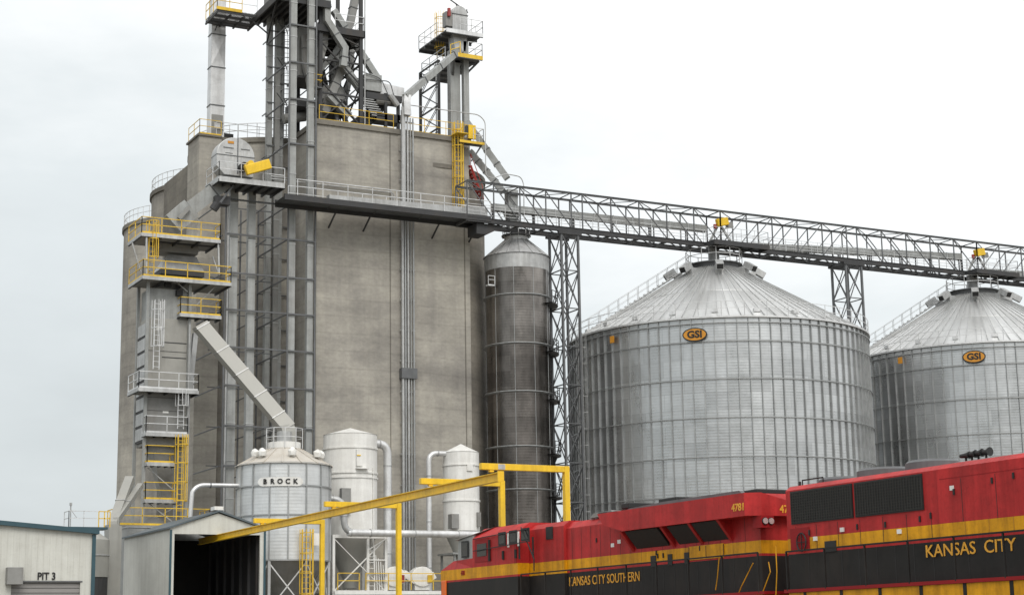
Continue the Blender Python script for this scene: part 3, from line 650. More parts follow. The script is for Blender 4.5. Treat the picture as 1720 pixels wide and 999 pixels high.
# support frame around the legs
fr = thing('leg_support_frame', 'tall frame of thin steel ties holding the bucket elevator legs', 'support frame', (37.5, 107, 0))
cols = [(C1_[0]-.35, 104.7), (A1[0]-.12, 104.7), (A2[1]+.08, 104.7), (A1[0]-.12, 110.6), (C2_[1]+.9, 110.6)]
for (x, y) in cols:
    top = 46 if (x > 37.4 and y < 105) else 31.2
    MB().box(x-.05, x+.05, y-.05, y+.05, .3, top).build('column', 'steel', fr)
zs = [P(486, yy, Y=104.7).z for yy in (785, 719, 652, 589, 527, 466, 402, 345, 240, 165, 103, 40)]
mb = MB()
for i, z in enumerate(zs):
    xl = cols[0][0] if z < 31 else A1[0]-.12
    mb.bar((xl, 104.72, z), (A2[1]+.1, 104.72, z), .1, .1)
    yb_ = 110.6 if z < 37 else 109.3
    mb.bar((A1[0]-.12, 104.7, z), (A1[0]-.12, yb_, z), .08)
    mb.bar((A1[0]-.12, yb_, z), (A2[1]+.1 if z > 37 else 40.8, yb_, z), .07)
    if z > 37: mb.bar((A1[0]+.2, 106.5, z+.5), (A2[0], 109, z+.9), .06); mb.bar((A1[0], 107.5, z+1.2), (B2[1], 109.3, z+1.2), .05); mb.bar((B2[1], 109.3, z+1.5), (A2[1], 109.3, z+1.5), .05)
    if z < 31: mb.bar((xl, 105.4, z), (xl, 110.6, z), .07); mb.bar((xl, 108, z+.3), (A1[0], 108, z+.3), .07); mb.bar((C2_[1]+.9, 105.4, z), (C2_[1]+.9, 118.5, z-.2), .06)
    else: mb.bar((A1[0]-.12, 109.35, z), (A1[0]-.12, 109.35, z+.3), .07); mb.bar((B1[0]-.12, 109.35, z+.3), (B1[0]-.12, 110.2, z+.3), .06); mb.bar((B1[0]-.1, 109.35, z+1.1), (B2[1]+.1, 109.35, z+1.1), .07)
mb.build('ties', 'steel', fr)
mb = MB()
x = C1_[0]-.16
mb.tube([(x, 104.8, 1), (x, 104.8, 30.5)], .07, 8); mb.tube([(x-.15, 104.9, 1), (x-.15, 104.9, 28.8)], .04, 8)
mb.split('conduit', 'galv', fr)
tx = trunk_x(459, 467, 500, 109.2)
leg('bucket_elevator', 'slim leg trunk deep in the shaded recess', [tx], 109.2, .4, 3, 41, 'greyd')

mb = MB(); ladder(mb, (B2[1]+.2, 109.3, ZR-1), 9.5, (-.3, -1, 0), w=.4, r=.018, start=.5); mb.build('caged_ladder', 'steel', fr)
# ================================================================== HEADHOUSE TOWER (on the roof)
zA, zB_ = P(560, 47, Y=106.0).z, P(540, 12, Y=105.5).z
TX0, TX1, TY0, TY1 = 41.35, 44.35, 106.1, 110.4
ht = thing('headhouse_tower', 'dark steel tower full of braces on the elevator roof', 'steel tower', (43, 108, ZR))
for x in (TX0, TX1):
    for y in (TY0, TY1): 
        MB().box(x-.12, x+.12, y-.12, y+.12, ZR+.02, 49).build('column', 'dark', ht)
        MB().box(x-.3, x+.3, y-.3, y+.3, ZR, ZR+.12).build('base_plate', 'galvb', ht)
mb = MB()
for i, z in enumerate((38.9, 41.3, 43.2)):
    for a, b in (((TX0, TY0), (TX1, TY0)), ((TX1, TY0), (TX1, TY1)), ((TX1, TY1), (TX0, TY1)), ((TX0, TY1), (TX0, TY0))): mb.bar((*a, z), (*b, z), .12)
lv = [ZR+.1, 39.8, 42.6, zA]
for z0, z1 in zip(lv, lv[1:]):
    mb.bar((TX0, TY0, z0), (TX1, TY0, z1), .09); mb.bar((TX1, TY0, z0), (TX0, TY0, z1), .09)
    mb.bar((TX1, TY0, z0), (TX1, TY1, z1), .09); mb.bar((TX1, TY1, z0), (TX1, TY0, z1), .09)
    mb.bar((TX0, TY1, z0), (TX1, TY1, z1), .08); mb.bar((TX0, TY0, z0), (TX0, TY1, z1), .08)
mb.build('bracing', 'dark', ht)
mb = MB(); mb.box(TX0-.3, TX1+.15, TY0-.2, TY1+.4, zA-.05, zA)
for i in range(7): y = TY0-.2+(TY1-TY0+.6)*i/6; mb.box(TX0-.3, TX1+.15, y-.06, y+.06, zA-.3, zA-.05)
mb.box(TX0-.3, TX1+.2, TY0-.28, TY0-.2, zA-.42, zA+.05); mb.box(TX1+.15, TX1+.22, TY0-.28, TY1+.4, zA-.42, zA+.05)
mb.build('middle_platform', 'dark', ht)
mb = MB(); rail(mb, [(TX1-2.0, TY0-.2, zA), (TX1+.15, TY0-.2, zA), (TX1+.15, TY1, zA)], 1.05, 1.5, .022); mb.build('platform_railing', 'galvb', ht)
# leg top platform and gantry to the square duct
zP = 45.2
tp = thing('top_platform', 'dark grated platform high around the tall elevator legs', 'platform', (39, 108, zP))
xr = TX0+.5
mb = MB(); mb.box(38.0, xr, 105.5, 111, zP-.06, zP)
for i in range(9): x = 38.0+(xr-38.0)*i/8; mb.box(x-.06, x+.06, 105.5, 111, zP-.35, zP-.06)
mb.box(38.0, xr, 105.4, 105.5, zP-.4, zP+.1); mb.box(37.9, 38.0, 105.4, 111, zP-.4, zP+.1); mb.build('deck', 'dark', tp)
mb = MB(); mb.box(38.6, 41.2, 106.4, 110, zP+.02, zP+3); mb.build('machinery_housing', 'greyd', tp)
mb = MB(); mb.bar((38.1, 106, zP-.3), (38.5, 109, zP-2.2), .1); mb.split('knee_brace', 'dark', tp)
gx0, gy0, gy1 = 35.3, 109.7, 112.25
gn = thing('duct_gangway', 'gangway with grated floor linking the square duct to the legs', 'gangway', (36.5, 110.7, zP))
mb = MB()
for i in range(30): x = gx0-.2+3.0*i/29; mb.box(x-.02, x+.02, gy0, gy1, zP-.06, zP)
mb.build('grating', 'greyd', gn)
mb = MB()
for y in (gy0+.05, gy0+1.0, gy0+2.0, gy1-.7, gy1): mb.box(gx0-.2, 38.3, y-.05, y+.05, zP-.24, zP-.061)
for x in (gx0-.2, 36.1, 37.1, 38.2): mb.box(x-.05, x+.05, gy0, gy1, zP-.38, zP-.241)
mb.split('joist', 'dark', gn)
mb = MB(); mb.box(gx0-.25, 36.9, gy0-.06, gy0-.005, zP-.08, zP+.14); rail(mb, [(gx0-.2, gy1, zP), (gx0-.2, gy0, zP), (36.9, gy0, zP)], 1.1, .8, .025); mb.build('yellow_railing', 'yel', gn)
mb = MB(); rail(mb, [(36.9, gy0, zP), (38.0, gy0, zP)], 1.1, .9, .02); mb.build('railing', 'galvb', gn)
mb = MB(); mb.bar(P(418, 30, Y=110.2), P(451, 58, Y=109.6), .09); mb.bar(P(380, 43, Y=113.0), P(430, 42, Y=113.0), .06); mb.bar(P(382, 42, Y=112.6), P(412, 28, Y=112.6), .07); mb.bar(P(361, 52, Y=112.1), P(372, 25, Y=112.1), .06); mb.split('brace', 'dark', gn)
# square galvanised duct
dY = 112.3; dx0, dx1 = P(354.5, 120, Y=dY).x, P(378, 120, Y=dY).x
dt = thing('square_duct', 'shiny square galvanised duct rising from the elevator roof at the left', 'duct', ((dx0+dx1)/2, dY+.4, ZR))
MB().box(dx0, dx1, dY, dY+.75, ZR+.02, 49).build('casing', 'galvb', dt)
mb = MB()
for py in (177, 113, 58): z = P(365, py, Y=dY).z; mb.box(dx0-.04, dx1+.04, dY-.04, dY+.79, z-.035, z+.035)
mb.split('flange', 'steel', dt)
z0, z1 = P(365, 110, Y=dY).z, P(365, 62, Y=dY).z; cxm = (dx0+dx1)/2
MB().add([(dx0+.03, dY, z0), (dx1-.03, dY, z0), (dx1-.03, dY, z1), (dx0+.03, dY, z1), (cxm, dY-.06, (z0+z1)/2)], [(0, 1, 4), (1, 2, 4), (2, 3, 4), (3, 0, 4)]).build('cross_broken_panel', 'galvb', dt)
MB().box(dx0+.1, dx1-.1, dY-.03, dY, ZR+.2, ZR+1.6).build('access_door', 'greyd', dt)
MB().box(dx0+.3, dx1-.3, dY-.05, dY-.03, ZR+.6, ZR+1.0).build('door_sign', 'galvb', dt)

# spouts of the headhouse
def spout(label, pts, w_=.5, m='grey', fl=True):
    s = thing('grain_spout', label, 'grain spout', pts[-1], 'grain spouts')
    MB().duct(pts, w_, w_).build('trunk', m, s)
    if fl:
        mb = MB()
        for a, b in zip(pts, pts[1:]):
            d = (b-a).normalized(); n = max(1, int((b-a).length/2.2))
            for i in range(n): q = a.lerp(b, (i+.5)/n); mb.duct([q-d*.03, q+d*.03], w_+.08, w_+.08)
        mb.split('flange', 'steel', s)
    return s
def PP(Y, *pts): return [P(a, b, Y=Y) for a, b in pts]
spout('bright bent spout zigzagging down the front of the headhouse tower', PP(105.75, (549, -10), (549, 35), (579, 82), (576, 112)), .45)
spout('grey spout bending left down through the headhouse tower', PP(106.6, (545, 20), (543, 75), (529, 125), (529, 160)), .5, 'greyd')
spout('dark curved spout low inside the headhouse tower', PP(106.9, (575, 90), (573, 118), (553, 165), (545, 190)), .55, 'greyd')
spout('long grey spout sloping right from the tower to the grey conveyor box', PP(107.4, (560, 18), (633, 131)), .42, 'grey')
spout('grey spout sloping down right across the lower tower bracing', PP(106.5, (565, 95), (606, 152)), .45, 'grey')
spout('pale spout running down right to the roof edge behind yellow railing', PP(106.4, (552, 160), (586, 196)), .5, 'grey')
spout('steep dark spout behind the headhouse tower front bracing', PP(109, (598, -10), (588, 40), (560, 105), (560, 150)), .5, 'greyd')
spout('slim pale spout bending behind the tall leg trunks above the roof', PP(107.8, (512, 60), (512, 105), (522, 150), (522, 196)), .36, 'greyd')
spout('dark upright spout at the back of the headhouse tower', PP(109.6, (538, 40), (538, 120), (548, 165)), .5, 'greyd')
hs = thing('stair_enclosure', 'dark clad enclosure between the tall leg trunks and the headhouse tower', 'enclosure', P(512, 190, Y=108.3))
q0, q1 = P(502, 150, Y=108.3), P(541, 150, Y=108.3); MB().box(q0.x, q1.x, 108.3, 110.1, P(520, 132, Y=108.3).z, P(520, 48, Y=108.3).z).build('cladding', 'greyd', hs)
MB().box(q0.x-.2, q1.x+.2, 107.9, 110.2, P(520, 136, Y=108.3).z, P(520, 132, Y=108.3).z-.01).build('floor', 'dark', hs)
MB().box(q0.x-.3, q1.x+.2, 107.6, 110.2, P(520, 186, Y=108.3).z, P(520, 172, Y=108.3).z).build('lower_casing', 'dark', hs)
MB().tube([P(476, 200, Y=108.8), P(512, 196, Y=108.8)], .35, 12).build('drive_drum', 'greyd', hs)
spout('short grey spout crossing left below the middle platform of the tower', PP(107.2, (585, 52), (560, 92), (538, 118)), .34, 'grey')
spout('thin dark spout dropping to the roof behind the middle of the tower', PP(109.2, (590, 60), (590, 120), (575, 185)), .34, 'greyd')
xb_ = MB()
for (p0_, p1_) in (((545, 120), (585, 75)), ((540, 95), (590, 140)), ((552, 60), (598, 100)), ((528, 100), (548, 60)), ((560, 130), (598, 175)), ((530, 175), (560, 135))): xb_.bar(P(*p0_, Y=108.7), P(*p1_, Y=108.7), .08)
xb_.split('brace', 'dark', ht)
pv = thing('riser_conduits', 'three thin upright pipes inside the headhouse tower', 'pipe', P(566, 190, Y=107.6))
for px in (566, 572, 583): a = P(px, 195, Y=107.6); MB().tube([(a.x, 107.6, ZR), (a.x, 107.6, a.z+4.5)], .05, 8).build('pipe', 'steel', pv)
# small yellow landing
ly = thing('yellow_landing', 'small yellow railed landing beside the tall leg above the roof', 'platform', P(534, 148, Y=105.6))
q0, q1 = P(527, 145, Y=105.6), P(541, 145, Y=105.6)
MB().box(q0.x, q1.x, 105.55, 106.05, q0.z-.08, q0.z).build('deck', 'steel', ly)
mb = MB(); rail(mb, [(q0.x, 105.55, q0.z), (q1.x, 105.55, q0.z), (q1.x, 106.05, q0.z)], .85, 1, .03); mb.build('railing', 'yel', ly)
# distributor and roof machines
ds = thing('grain_distributor', 'dark round grain distributor inside the headhouse tower', 'distributor', P(556, 170, Y=108))
q = P(556, 150, Y=108); MB().cyl(q.x, 108, 1.1, q.z-1.0, q.z, 20, .9).build('drum', 'greyd', ds, True); MB().cyl(q.x, 108, .9, q.z-2.0, q.z-1.0, 20, 1.1).build('cone', 'dark', ds)
for k in range(8): t = k*math.pi/4; MB().tube([(q.x+.9*math.cos(t), 108+.9*math.sin(t), q.z-1.8), (q.x+1.4*math.cos(t), 108+1.4*math.sin(t), ZR)], .16, 8).build('outlet', 'steel', ds)
q = P(640, 183, Y=106.6)
cv = thing('roof_conveyor', 'grey boxed roof conveyor with dark chain casing on the elevator roof', 'conveyor', q)
qa, qb = P(611, 153, Y=106.5), P(632, 128, Y=106.5)
MB().box(qa.x, qb.x+.3, 106.2, 107.2, qa.z, qb.z).build('head_box', 'grey', cv, bevel=.02)
qc, qd = P(640, 162, Y=106.8), P(676, 140, Y=106.8)
MB().prism([(qc.x-.3, qc.z), (qd.x, qc.z+.1), (qd.x, qc.z+.75), (qc.x-.3, qc.z+.9)], 'y', 106.5, 107.3).build('galvanised_hood', 'galvb', cv)
MB().box(qa.x+.1, P(672, 160, Y=106.6).x, 106.25, 107.4, qa.z-.55, qa.z-.1).build('chain_casing', 'dark', cv)
mb = MB()
for i in range(8): z = qa.z-.6-.16*i; mb.obox((qa.x+.2+.12*i, 106.5, z), (.5, 0, 0), (0, .2, 0), (0, 0, .03))
mb.build('louvre_stair', 'galv', cv)
mb = MB(); mb.prism([(qa.x-.8, ZR+.6), (qa.x+1.2, qa.z-.5), (qa.x+2.2, qa.z-.5), (qa.x+.8, ZR+.6)], 'y', 106.9, 107.3); mb.build('inclined_casing', 'dark', cv)
mb = MB(); x1_ = P(672, 170, Y=106.5).x; mb.box(qa.x+.9, x1_, 106.3, 107.3, ZR+.75, ZR+1.35); mb.box(qa.x+1.5, qa.x+1.7, 106.3, 106.5, ZR, qa.z); mb.box(x1_-.3, x1_-.1, 106.3, 106.5, ZR, qa.z-.6); mb.box(qa.x-.3, qa.x-.1, 106.3, 106.5, ZR, qa.z)
mb.split('support_leg', 'dark', cv)
mb = MB(); q = P(640, 170, Y=106.7); mb.tube([(q.x-.5, 106.6, q.z), (q.x+.6, 106.6, q.z)], .33, 14); mb.build('motor', 'greyd', cv)
mb = MB(); q = P(660, 175, Y=106.2); mb.tube([P(655, 160, Y=106.2), P(668, 178, Y=106.2)], .22, 10); mb.build('discharge_pipe', 'galv', cv)
cn = thing('conduit_run', 'thin arching conduits from the headhouse tower to the roof conveyor', 'conduit', P(640, 140, Y=106))
for k, (a, b, c) in enumerate((((598, 117), (640, 132), (652, 160)), ((600, 132), (655, 137), (662, 162)))):
    a, b, c = P(*a, Y=106.1), P(*b, Y=106.1), P(*c, Y=106.1); MB().tube([a]+elbow(a, b, c, .35)+[c], .035, 6).build('conduit', 'steel', cn)

# tower antenna pole
pl = thing('lightning_pole', 'thin tall pole on the outer edge of the headhouse platform', 'pole', (TX1+.25, 106, zA-6))
MB().tube([(TX1+.25, 105.95, ZR), (TX1+.25, 105.95, 49)], .045, 8).build('shaft', 'galv', pl)
MB().box(TX1+.1, TX1+.25, 105.9, 106.0, zA-.2, zA-.1).build('clip', 'steel', pl)

# ================================================================== RIGHT HEAD TOWER
rt = thing('bucket_elevator', 'bucket elevator with round-topped head and two platforms on the roof corner', 'bucket elevator', (52.5, 108, ZR), 'bucket elevator legs')
a, b = P(757, 150, Y=108).x, P(785, 150, Y=108).x
MB().box(a, a+.78, 108, 108.55, 24, 44.2).build('trunk', 'grey', rt)
MB().box(b-.42, b, 107.7, 108.1, 24, 44.9).build('trunk', 'grey', rt)
zt = P(768, 12, Y=108).z; zb = P(768, 88, Y=108).z; cxh = P(770, 40, Y=108).x
pf = [(cxh+.62*math.cos(math.pi*i/16), zt-.62+.62*math.sin(math.pi*i/16)) for i in range(17)]+[(cxh-.62, zt-2.0), (cxh-.45, zb), (cxh+.45, zb), (cxh+.62, zt-2.0)]
hh_ = MB().prism(pf, 'y', 107.7, 108.6).build('head_housing', 'galv', rt, bevel=.04)
MB().box(cxh-.66, cxh+.66, 107.66, 108.64, zt-.72, zt-.66).build('head_seam', 'steel', hh_)
MB().tube([(cxh-.95, 107.6, zt-1.0), (cxh-.95, 107.6, zt-.4)], .13, 10).build('red_motor', 'redp', rt)
MB().box(cxh-1.15, cxh-.65, 107.7, 108.3, zt-1.7, zt-.6).build('gearbox', 'greyd', rt)
mb = MB(); mb.bar((cxh-.75, 107.9, zt+.45), (cxh+.75, 107.9, zt-.35), .07); mb.bar((cxh-.2, 107.9, zt-.2), (cxh-.2, 107.9, zt+.2), .06); mb.bar((cxh+.65, 107.9, zt-.1), (cxh+.65, 107.9, zt-.5), .06); mb.build('hoist_davit', 'dark', rt)
for (pz_, x0, x1, yy0, yy1, m1, m2) in ((P(755, 50, Y=107.2).z, P(750, 50, Y=107.2).x, P(811, 56, Y=107.2).x, 107.2, 112.0, 'galvb', 'galvb'), (P(770, 91, Y=106.9).z, P(764, 91, Y=106.9).x, P(810, 99, Y=106.9).x, 106.9, 112.6, 'yel', 'galvb')):
    pfm = MB(); pfm.box(x0, x1, yy0, yy1, pz_-.08, pz_)
    for i in range(6): y = yy0+(yy1-yy0)*i/5; pfm.box(x0, x1, y-.04, y+.04, pz_-.25, pz_-.08)
    o = pfm.build('platform', 'steel', rt)
    MB().box(x0-.03, x1+.03, yy0-.05, yy0, pz_-.2, pz_+.1).build('edge_beam', m1, o)
    mb = MB(); rail(mb, [(x0, yy0+1.6, pz_), (x0, yy1, pz_), (x1, yy1, pz_), (x1, yy0, pz_), (x0+1.1, yy0, pz_)], 1.05, 1.2, .024); mb.build('railing', m2, o)
mb = MB(); mb.bar((x0, 107, P(770, 91, Y=106.9).z-.1), (a+.2, 108, 42.3), .15); mb.bar((x1, 107.4, P(770, 91, Y=106.9).z-.1), (b, 108, 42.6), .12); mb.split('knee_brace', 'steel', rt)
mb = MB(); q = P(741, 90, Y=110); ladder(mb, (q.x-.1, 110, P(741, 100, Y=110).z), 3.6, (-.3, -1, 0), r=.02, start=.8); mb.build('caged_ladder', 'yel', rt)
lt = thing('lattice_tower', 'small lattice tower on the roof holding the round-topped elevator head', 'lattice tower', (51.3, 110.5, ZR), 'roof lattice towers')
x0, x1 = P(712, 150, Y=111.6).x, P(742, 150, Y=108.6).x
lattice(lt, x0, x1-.15, 108.9, 112.1, ZR, 43.6, 4, 'dark', .1, .05)
MB().tube([((x0+x1)/2, 109.5, ZR), ((x0+x1)/2, 109.5, 43)], .05, 8).build('conduit', 'galv', lt)
# long spout from it to the pipe bundle
a, b = P(772, 84, Y=107.2), P(681, 163, Y=105.0)
sp = thing('grain_spout', 'long straight spout slanting from the roof-corner head to the riser pipes', 'grain spout', b, 'grain spouts')
MB().duct([a, b], .42, .42).build('trunk', 'grey', sp); mb = MB(); d = (b-a).normalized()
for t in (.12, .38, .66): q = a.lerp(b, t); mb.duct([q-d*.03, q+d*.03], .5, .5)
mb.split('flange', 'steel', sp)
MB().duct([b-d*.2, b+V((.05, 0, -.4)), V((b.x+.1, 105.0, 37.7))], .5, .4).build('elbow', 'galvb', sp)
mb = MB(); rail(mb, [P(757, 95, Y=106.8), P(773, 90, Y=106.8)], .9, .6, .03); mb.build('yellow_guard', 'yel', sp)
# double spouts down to slender silo
zj = P(850, 322, Y=104.8)
for k, (pa, pb, lb) in enumerate((((784, 205), (852, 300), 'upper grey spout sloping from the roof corner down past the bridge'), ((790, 255), (845, 322), 'lower grey spout sloping to the bridge from under the roof corner'))):
    a, b = P(*pa, Y=106.6), P(*pb, Y=104.9); s2 = thing('grain_spout', lb, 'grain spout', b, 'grain spouts')
    MB().duct([a, b], .44, .46).build('trunk', 'grey', s2); mb = MB(); d = (b-a).normalized()
    for t in (.25, .5, .75): q = a.lerp(b, t); mb.duct([q-d*.03, q+d*.03], .52, .54)
    mb.split('flange', 'steel', s2)
ga = thing('spout_gate_box', 'grey flared gate box over the slender silo inside the bridge', 'gate box', (55.4, 104.7, 31.6))
MB().prism([(55.0, 33.2), (55.8, 33.2), (55.75, 32.0), (56.2, 31.8), (55.7, 31.0), (55.1, 31.0), (54.7, 31.8), (55.0, 32.0)], 'y', 104.62, 105.2).build('box', 'grey', ga); MB().box(55.15, 55.65, 104.7, 105.1, 30.3, 31.0).build('outlet', 'galv', ga)
# yellow ladder and panel
yl = thing('caged_ladder', 'yellow caged ladder on the concrete front above the catwalk', 'ladder', P(771, 335, Y=105.2))
q = P(771, 340, Y=105.1); mb = MB(); ladder(mb, (q.x, 105.3, ZB+.5), ZR+1-ZB-.5, (0, -1, 0), w=.5, r=.03, start=.9); mb.build('ladder_and_cage', 'yel', yl)
MB().box(q.x-.45, q.x+.45, 104.4, 105.4, ZR+.02, ZR+.07).build('top_step', 'yel', yl)
cpn = thing('corner_platform', 'small braced platform at the roof corner carrying a bright yellow panel', 'platform', P(795, 240, Y=105.2))
x0, x1 = 51.2, P(808, 238, Y=104.9).x
MB().box(x0, x1+.1, 104.6, 105.34, ZR-.55, ZR-.47).build('deck', 'steel', cpn)
MB().box(x0, x1+.1, 104.55, 104.6, ZR-.6, ZR-.42).build('edge', 'yel', cpn)
MB().bar((x1, 104.9, ZR-.6), (52.4, 105.2, ZR-1.7), .1).build('brace', 'steel', cpn)
mb = MB(); rail(mb, [(52.3, 104.62, ZR-.47), (x1+.05, 104.62, ZR-.47), (x1+.05, 105.3, ZR-.47)], 1.05, .8, .022); mb.build('railing', 'galvb', cpn)
q = P(792, 222, Y=105.2); gpn = MB().box(q.x-.27, q.x+.3, 105.1, 105.3, q.z-.52, q.z+.5).build('guard_panel', 'yelb', cpn, bevel=.02); gpn['label'] = 'bright yellow guard panel'; MB().box(q.x-.5, q.x-.28, 105.15, 105.25, q.z-.2, q.z+.4).build('bracket', 'dark', gpn)
rs = thing('stair_flight', 'red steel stair flight beside the bridge end at the elevator corner', 'stairs', P(800, 320, Y=106))
a, b = P(788, 280, Y=105.6), P(808, 335, Y=104.8)
mb = MB()
for k in (-.25, .25): mb.bar(a+V((0, k, 0)), b+V((0, k, 0)), .06, .16)
for i in range(10): q = a.lerp(b, i/9); mb.box(q.x-.12, q.x+.12, q.y-.25, q.y+.25, q.z-.02, q.z+.02)
mb.build('treads', 'redp', rs); mb = MB(); mb.bar(a+V((0, -.25, .9)), b+V((0, -.25, .9)), .04); mb.bar(a+V((0, -.25, 0)), a+V((0, -.25, .9)), .04); mb.bar(b+V((0, -.25, 0)), b+V((0, -.25, .9)), .04); mb.build('handrail', 'redp', rs)
for (pts, lb) in (([(690, 177), (804, 193), (815, 204), (816, 296), (826, 300), (850, 292), (875, 297), (880, 310), (880, 352)], 'thin conduit arching over the roof corner and down to the bridge'),):
    c = thing('conduit_run', lb, 'conduit', P(815, 296, Y=104.3)); W = [P(*p, Y=104.3) for p in pts]
    o = [W[0]]
    for i in range(1, len(W)-1): o += elbow(W[i-1], W[i], W[i+1], .3, 4)
    MB().tube(o+[W[-1]], .035, 6).build('conduit', 'galv', c)

# ================================================================== GRAIN DRYER / CLEANER TOWER
DY = 104.0
def zx(px, py, Y=DY): q = P(px, py, Y=Y); return q.x, q.z
dr = thing('cleaner_tower', 'grey louvred grain cleaner tower with yellow and white railed platforms', 'processing tower', (30.4, 105, 7))
x0, _ = zx(248, 600); x1, _ = zx(313, 600)
zt = zx(280, 535)[1]; zm = zx(280, 650)[1]; zl = zx(280, 748)[1]
XB0 = x0; XB1 = x1; D1_ = DY+2.0
MB().box(XB0, XB1, DY, D1_, zm, zt+.0).build('upper_body', 'tan', dr, bevel=.02)
MB().box(XB0, XB1, DY, D1_, zl, zm-.01).build('lower_body', 'greyd', dr, bevel=.02)
mb = MB()
for py in (575, 600): z = zx(280, py)[1]; mb.box(XB0+.9, XB1, DY-.015, DY, z-.03, z+.03)
for py in (590, 668, 690, 712): z = zx(280, py)[1]; mb.box(XB0, XB1, DY-.02, DY, z-.012, z+.012)
mb.split('joint', 'dark', dr)
mb = MB()
for i in range(8):
    z = zl+.35+i*(zt-zl-.5)/8; 
    mb.prism([(DY+.15, z), (D1_-.1, z), (D1_-.1, z+.75), (DY+.15, z+.75)], 'x', XB0-.14+(.0), XB0)
mb.split('louvre_panel', 'galv', dr)
mb = MB()
for i in range(8): z = zl+.35+i*(zt-zl-.5)/8; mb.box(XB0-.1, XB0+.0, DY+.15, D1_-.1, z-.14, z-.0)
mb.split('louvre_slot', 'dark', dr)
for i, (a_, b_) in enumerate((((240, 375), (0, 0)), ((272, 0), (0, 0)))): pass
# frame posts
for x, y in ((XB0-.1, DY-.08), (XB1+.12, DY-.08), (XB0-.1, D1_+.1), (XB1+.12, D1_+.1)):
    MB().box(x-.09, x+.09, y-.09, y+.09, .3, 24.6).build('post', 'grey', dr)
# hopper transition + upper stage
zp1 = zx(300, 463)[1]; zp0 = zx(300, 391)[1]
MB().box(XB0+.1, XB1+.1, DY+.1, D1_, zt+.01, zp1-.9).build('intake_hopper', 'grey', dr)
hx0, hx1 = zx(272, 450)[0], zx(345, 450)[0]; hz0 = zx(300, 452)[1]; hz1 = zx(300, 424)[1]
mb = MB(); mb.add([(hx0, DY+.2, hz0), (hx1, DY+.2, hz0), (hx1, D1_, hz0), (hx0, D1_, hz0), (hx0+.6, DY+.8, hz1), (hx1-.35, DY+.8, hz1), (hx1-.35, D1_-.2, hz1), (hx0+.6, D1_-.2, hz1)], [(0, 1, 5, 4), (1, 2, 6, 5), (2, 3, 7, 6), (3, 0, 4, 7), (4, 5, 6, 7), (0, 3, 2, 1)]); mb.build('hood', 'galv', dr)
MB().box(hx0, hx1, DY+.2, D1_, zp1+.1, hz0-.02).build('screen_box', 'dark', dr)
MB().box(XB0+.55, XB1+.9, DY+.9, D1_+.3, hz1+.2, zp0-.35).build('upper_housing', 'greyd', dr)
MB().box(zx(268, 400)[0], zx(372, 400)[0], DY+.3, DY+.6, zp0-.62, zp0-.4).build('dark_cross_beam', 'dark', dr)
def platform(root, pxl, pxr, py, depth, fm, rm, Y=DY-1.0, open_=False, h=1.05, yback=None):
    a, z = zx(pxl, py, Y); b, _ = zx(pxr, py, Y); y2 = Y+depth
    o = MB().box(a, b, Y, y2, z-.1, z-.02).build('platform', 'greyd', root)
    mb = MB(); mb.box(a-.03, b+.03, Y-.05, Y, z-.2, z+.02); mb.box(a-.06, a, Y, y2, z-.2, z+.02); mb.build('edge_beam', fm, o)
    mb = MB()
    for i in range(5): x = a+(b-a)*i/4; mb.box(x-.04, x+.04, Y, y2, z-.24, z-.1)
    mb.split('joist', 'dark', o)
    mb = MB(); rail(mb, [(a, y2, z), (a, Y, z), (b, Y, z), (b, Y+1.0, z)], h, 1.4, .028, toe=.12); mb.build('railing', rm, o)
    return a, b, z, Y
platform(dr, 238, 370, 391, 3.0, 'galv', 'yel')
platform(dr, 240, 388, 463, 3.2, 'galv', 'yel')
platform(dr, 303, 371, 526, 1.2, 'galv', 'yel', Y=DY-.5)
platform(dr, 233, 333, 651, 2.4, 'galv', 'galvb')
platform(dr, 245, 315, 726, .8, 'galv', 'galvb', Y=DY-.6)
platform(dr, 247, 293, 776, .7, 'galv', 'yel', Y=DY-.6)
platform(dr, 244, 297, 838, .8, 'galv', 'yel', Y=DY-.5)
mb = MB()
a = P(246, 395, Y=DY-.9); b = P(246, 460, Y=DY-.9); mb.bar(a, b, .1); mb.bar(P(366, 397, Y=DY-.9), P(368, 462, Y=DY-.9), .1)
mb.bar(P(222, 408, Y=DY), P(237, 458, Y=DY), .08); mb.bar(P(357, 430, Y=DY-.2), P(367, 460, Y=DY-.2), .07); mb.bar(P(250, 400, Y=DY+1.0), P(250, 455, Y=DY+1.0), .18)
mb.bar(P(290, 468, Y=DY-.1), P(315, 490, Y=DY-.1), .07); mb.bar(P(365, 478, Y=DY-.1), P(330, 512, Y=DY-.1), .07)
mb.bar(P(248, 785, Y=DY), P(300, 830, Y=DY), .06); mb.bar(P(246, 842, Y=DY), P(290, 876, Y=DY), .06); mb.bar(P(310, 842, Y=DY+1.0), P(250, 876, Y=DY+1.0), .05)
mb.split('brace', 'galv', dr)
for (px, py0, py1, m_, w_, yy) in ((253, 470, 372, 'yel', .4, DY-.5), (262, 620, 505, 'galvb', .4, DY-.6), (303, 720, 655, 'galvb', .4, DY-.5), (301, 880, 730, 'yel', .42, DY-.8)):
    a, b = P(px, py0, Y=yy), P(px, py1, Y=yy); mb = MB(); ladder(mb, a, b.z-a.z, (.2, -1, 0), w_, r=.026, start=1.4); mb.build('caged_ladder', m_, dr)
mb = MB()
for (px, py, s) in ((282, 478, 1), (301, 493, 1)): q = P(px, py, Y=DY-.05); mb.box(q.x-.2, q.x+.2, DY-.2, DY+.1, q.z-.15, q.z+.2)
mb.split('vibrator_motor', 'blk', dr)
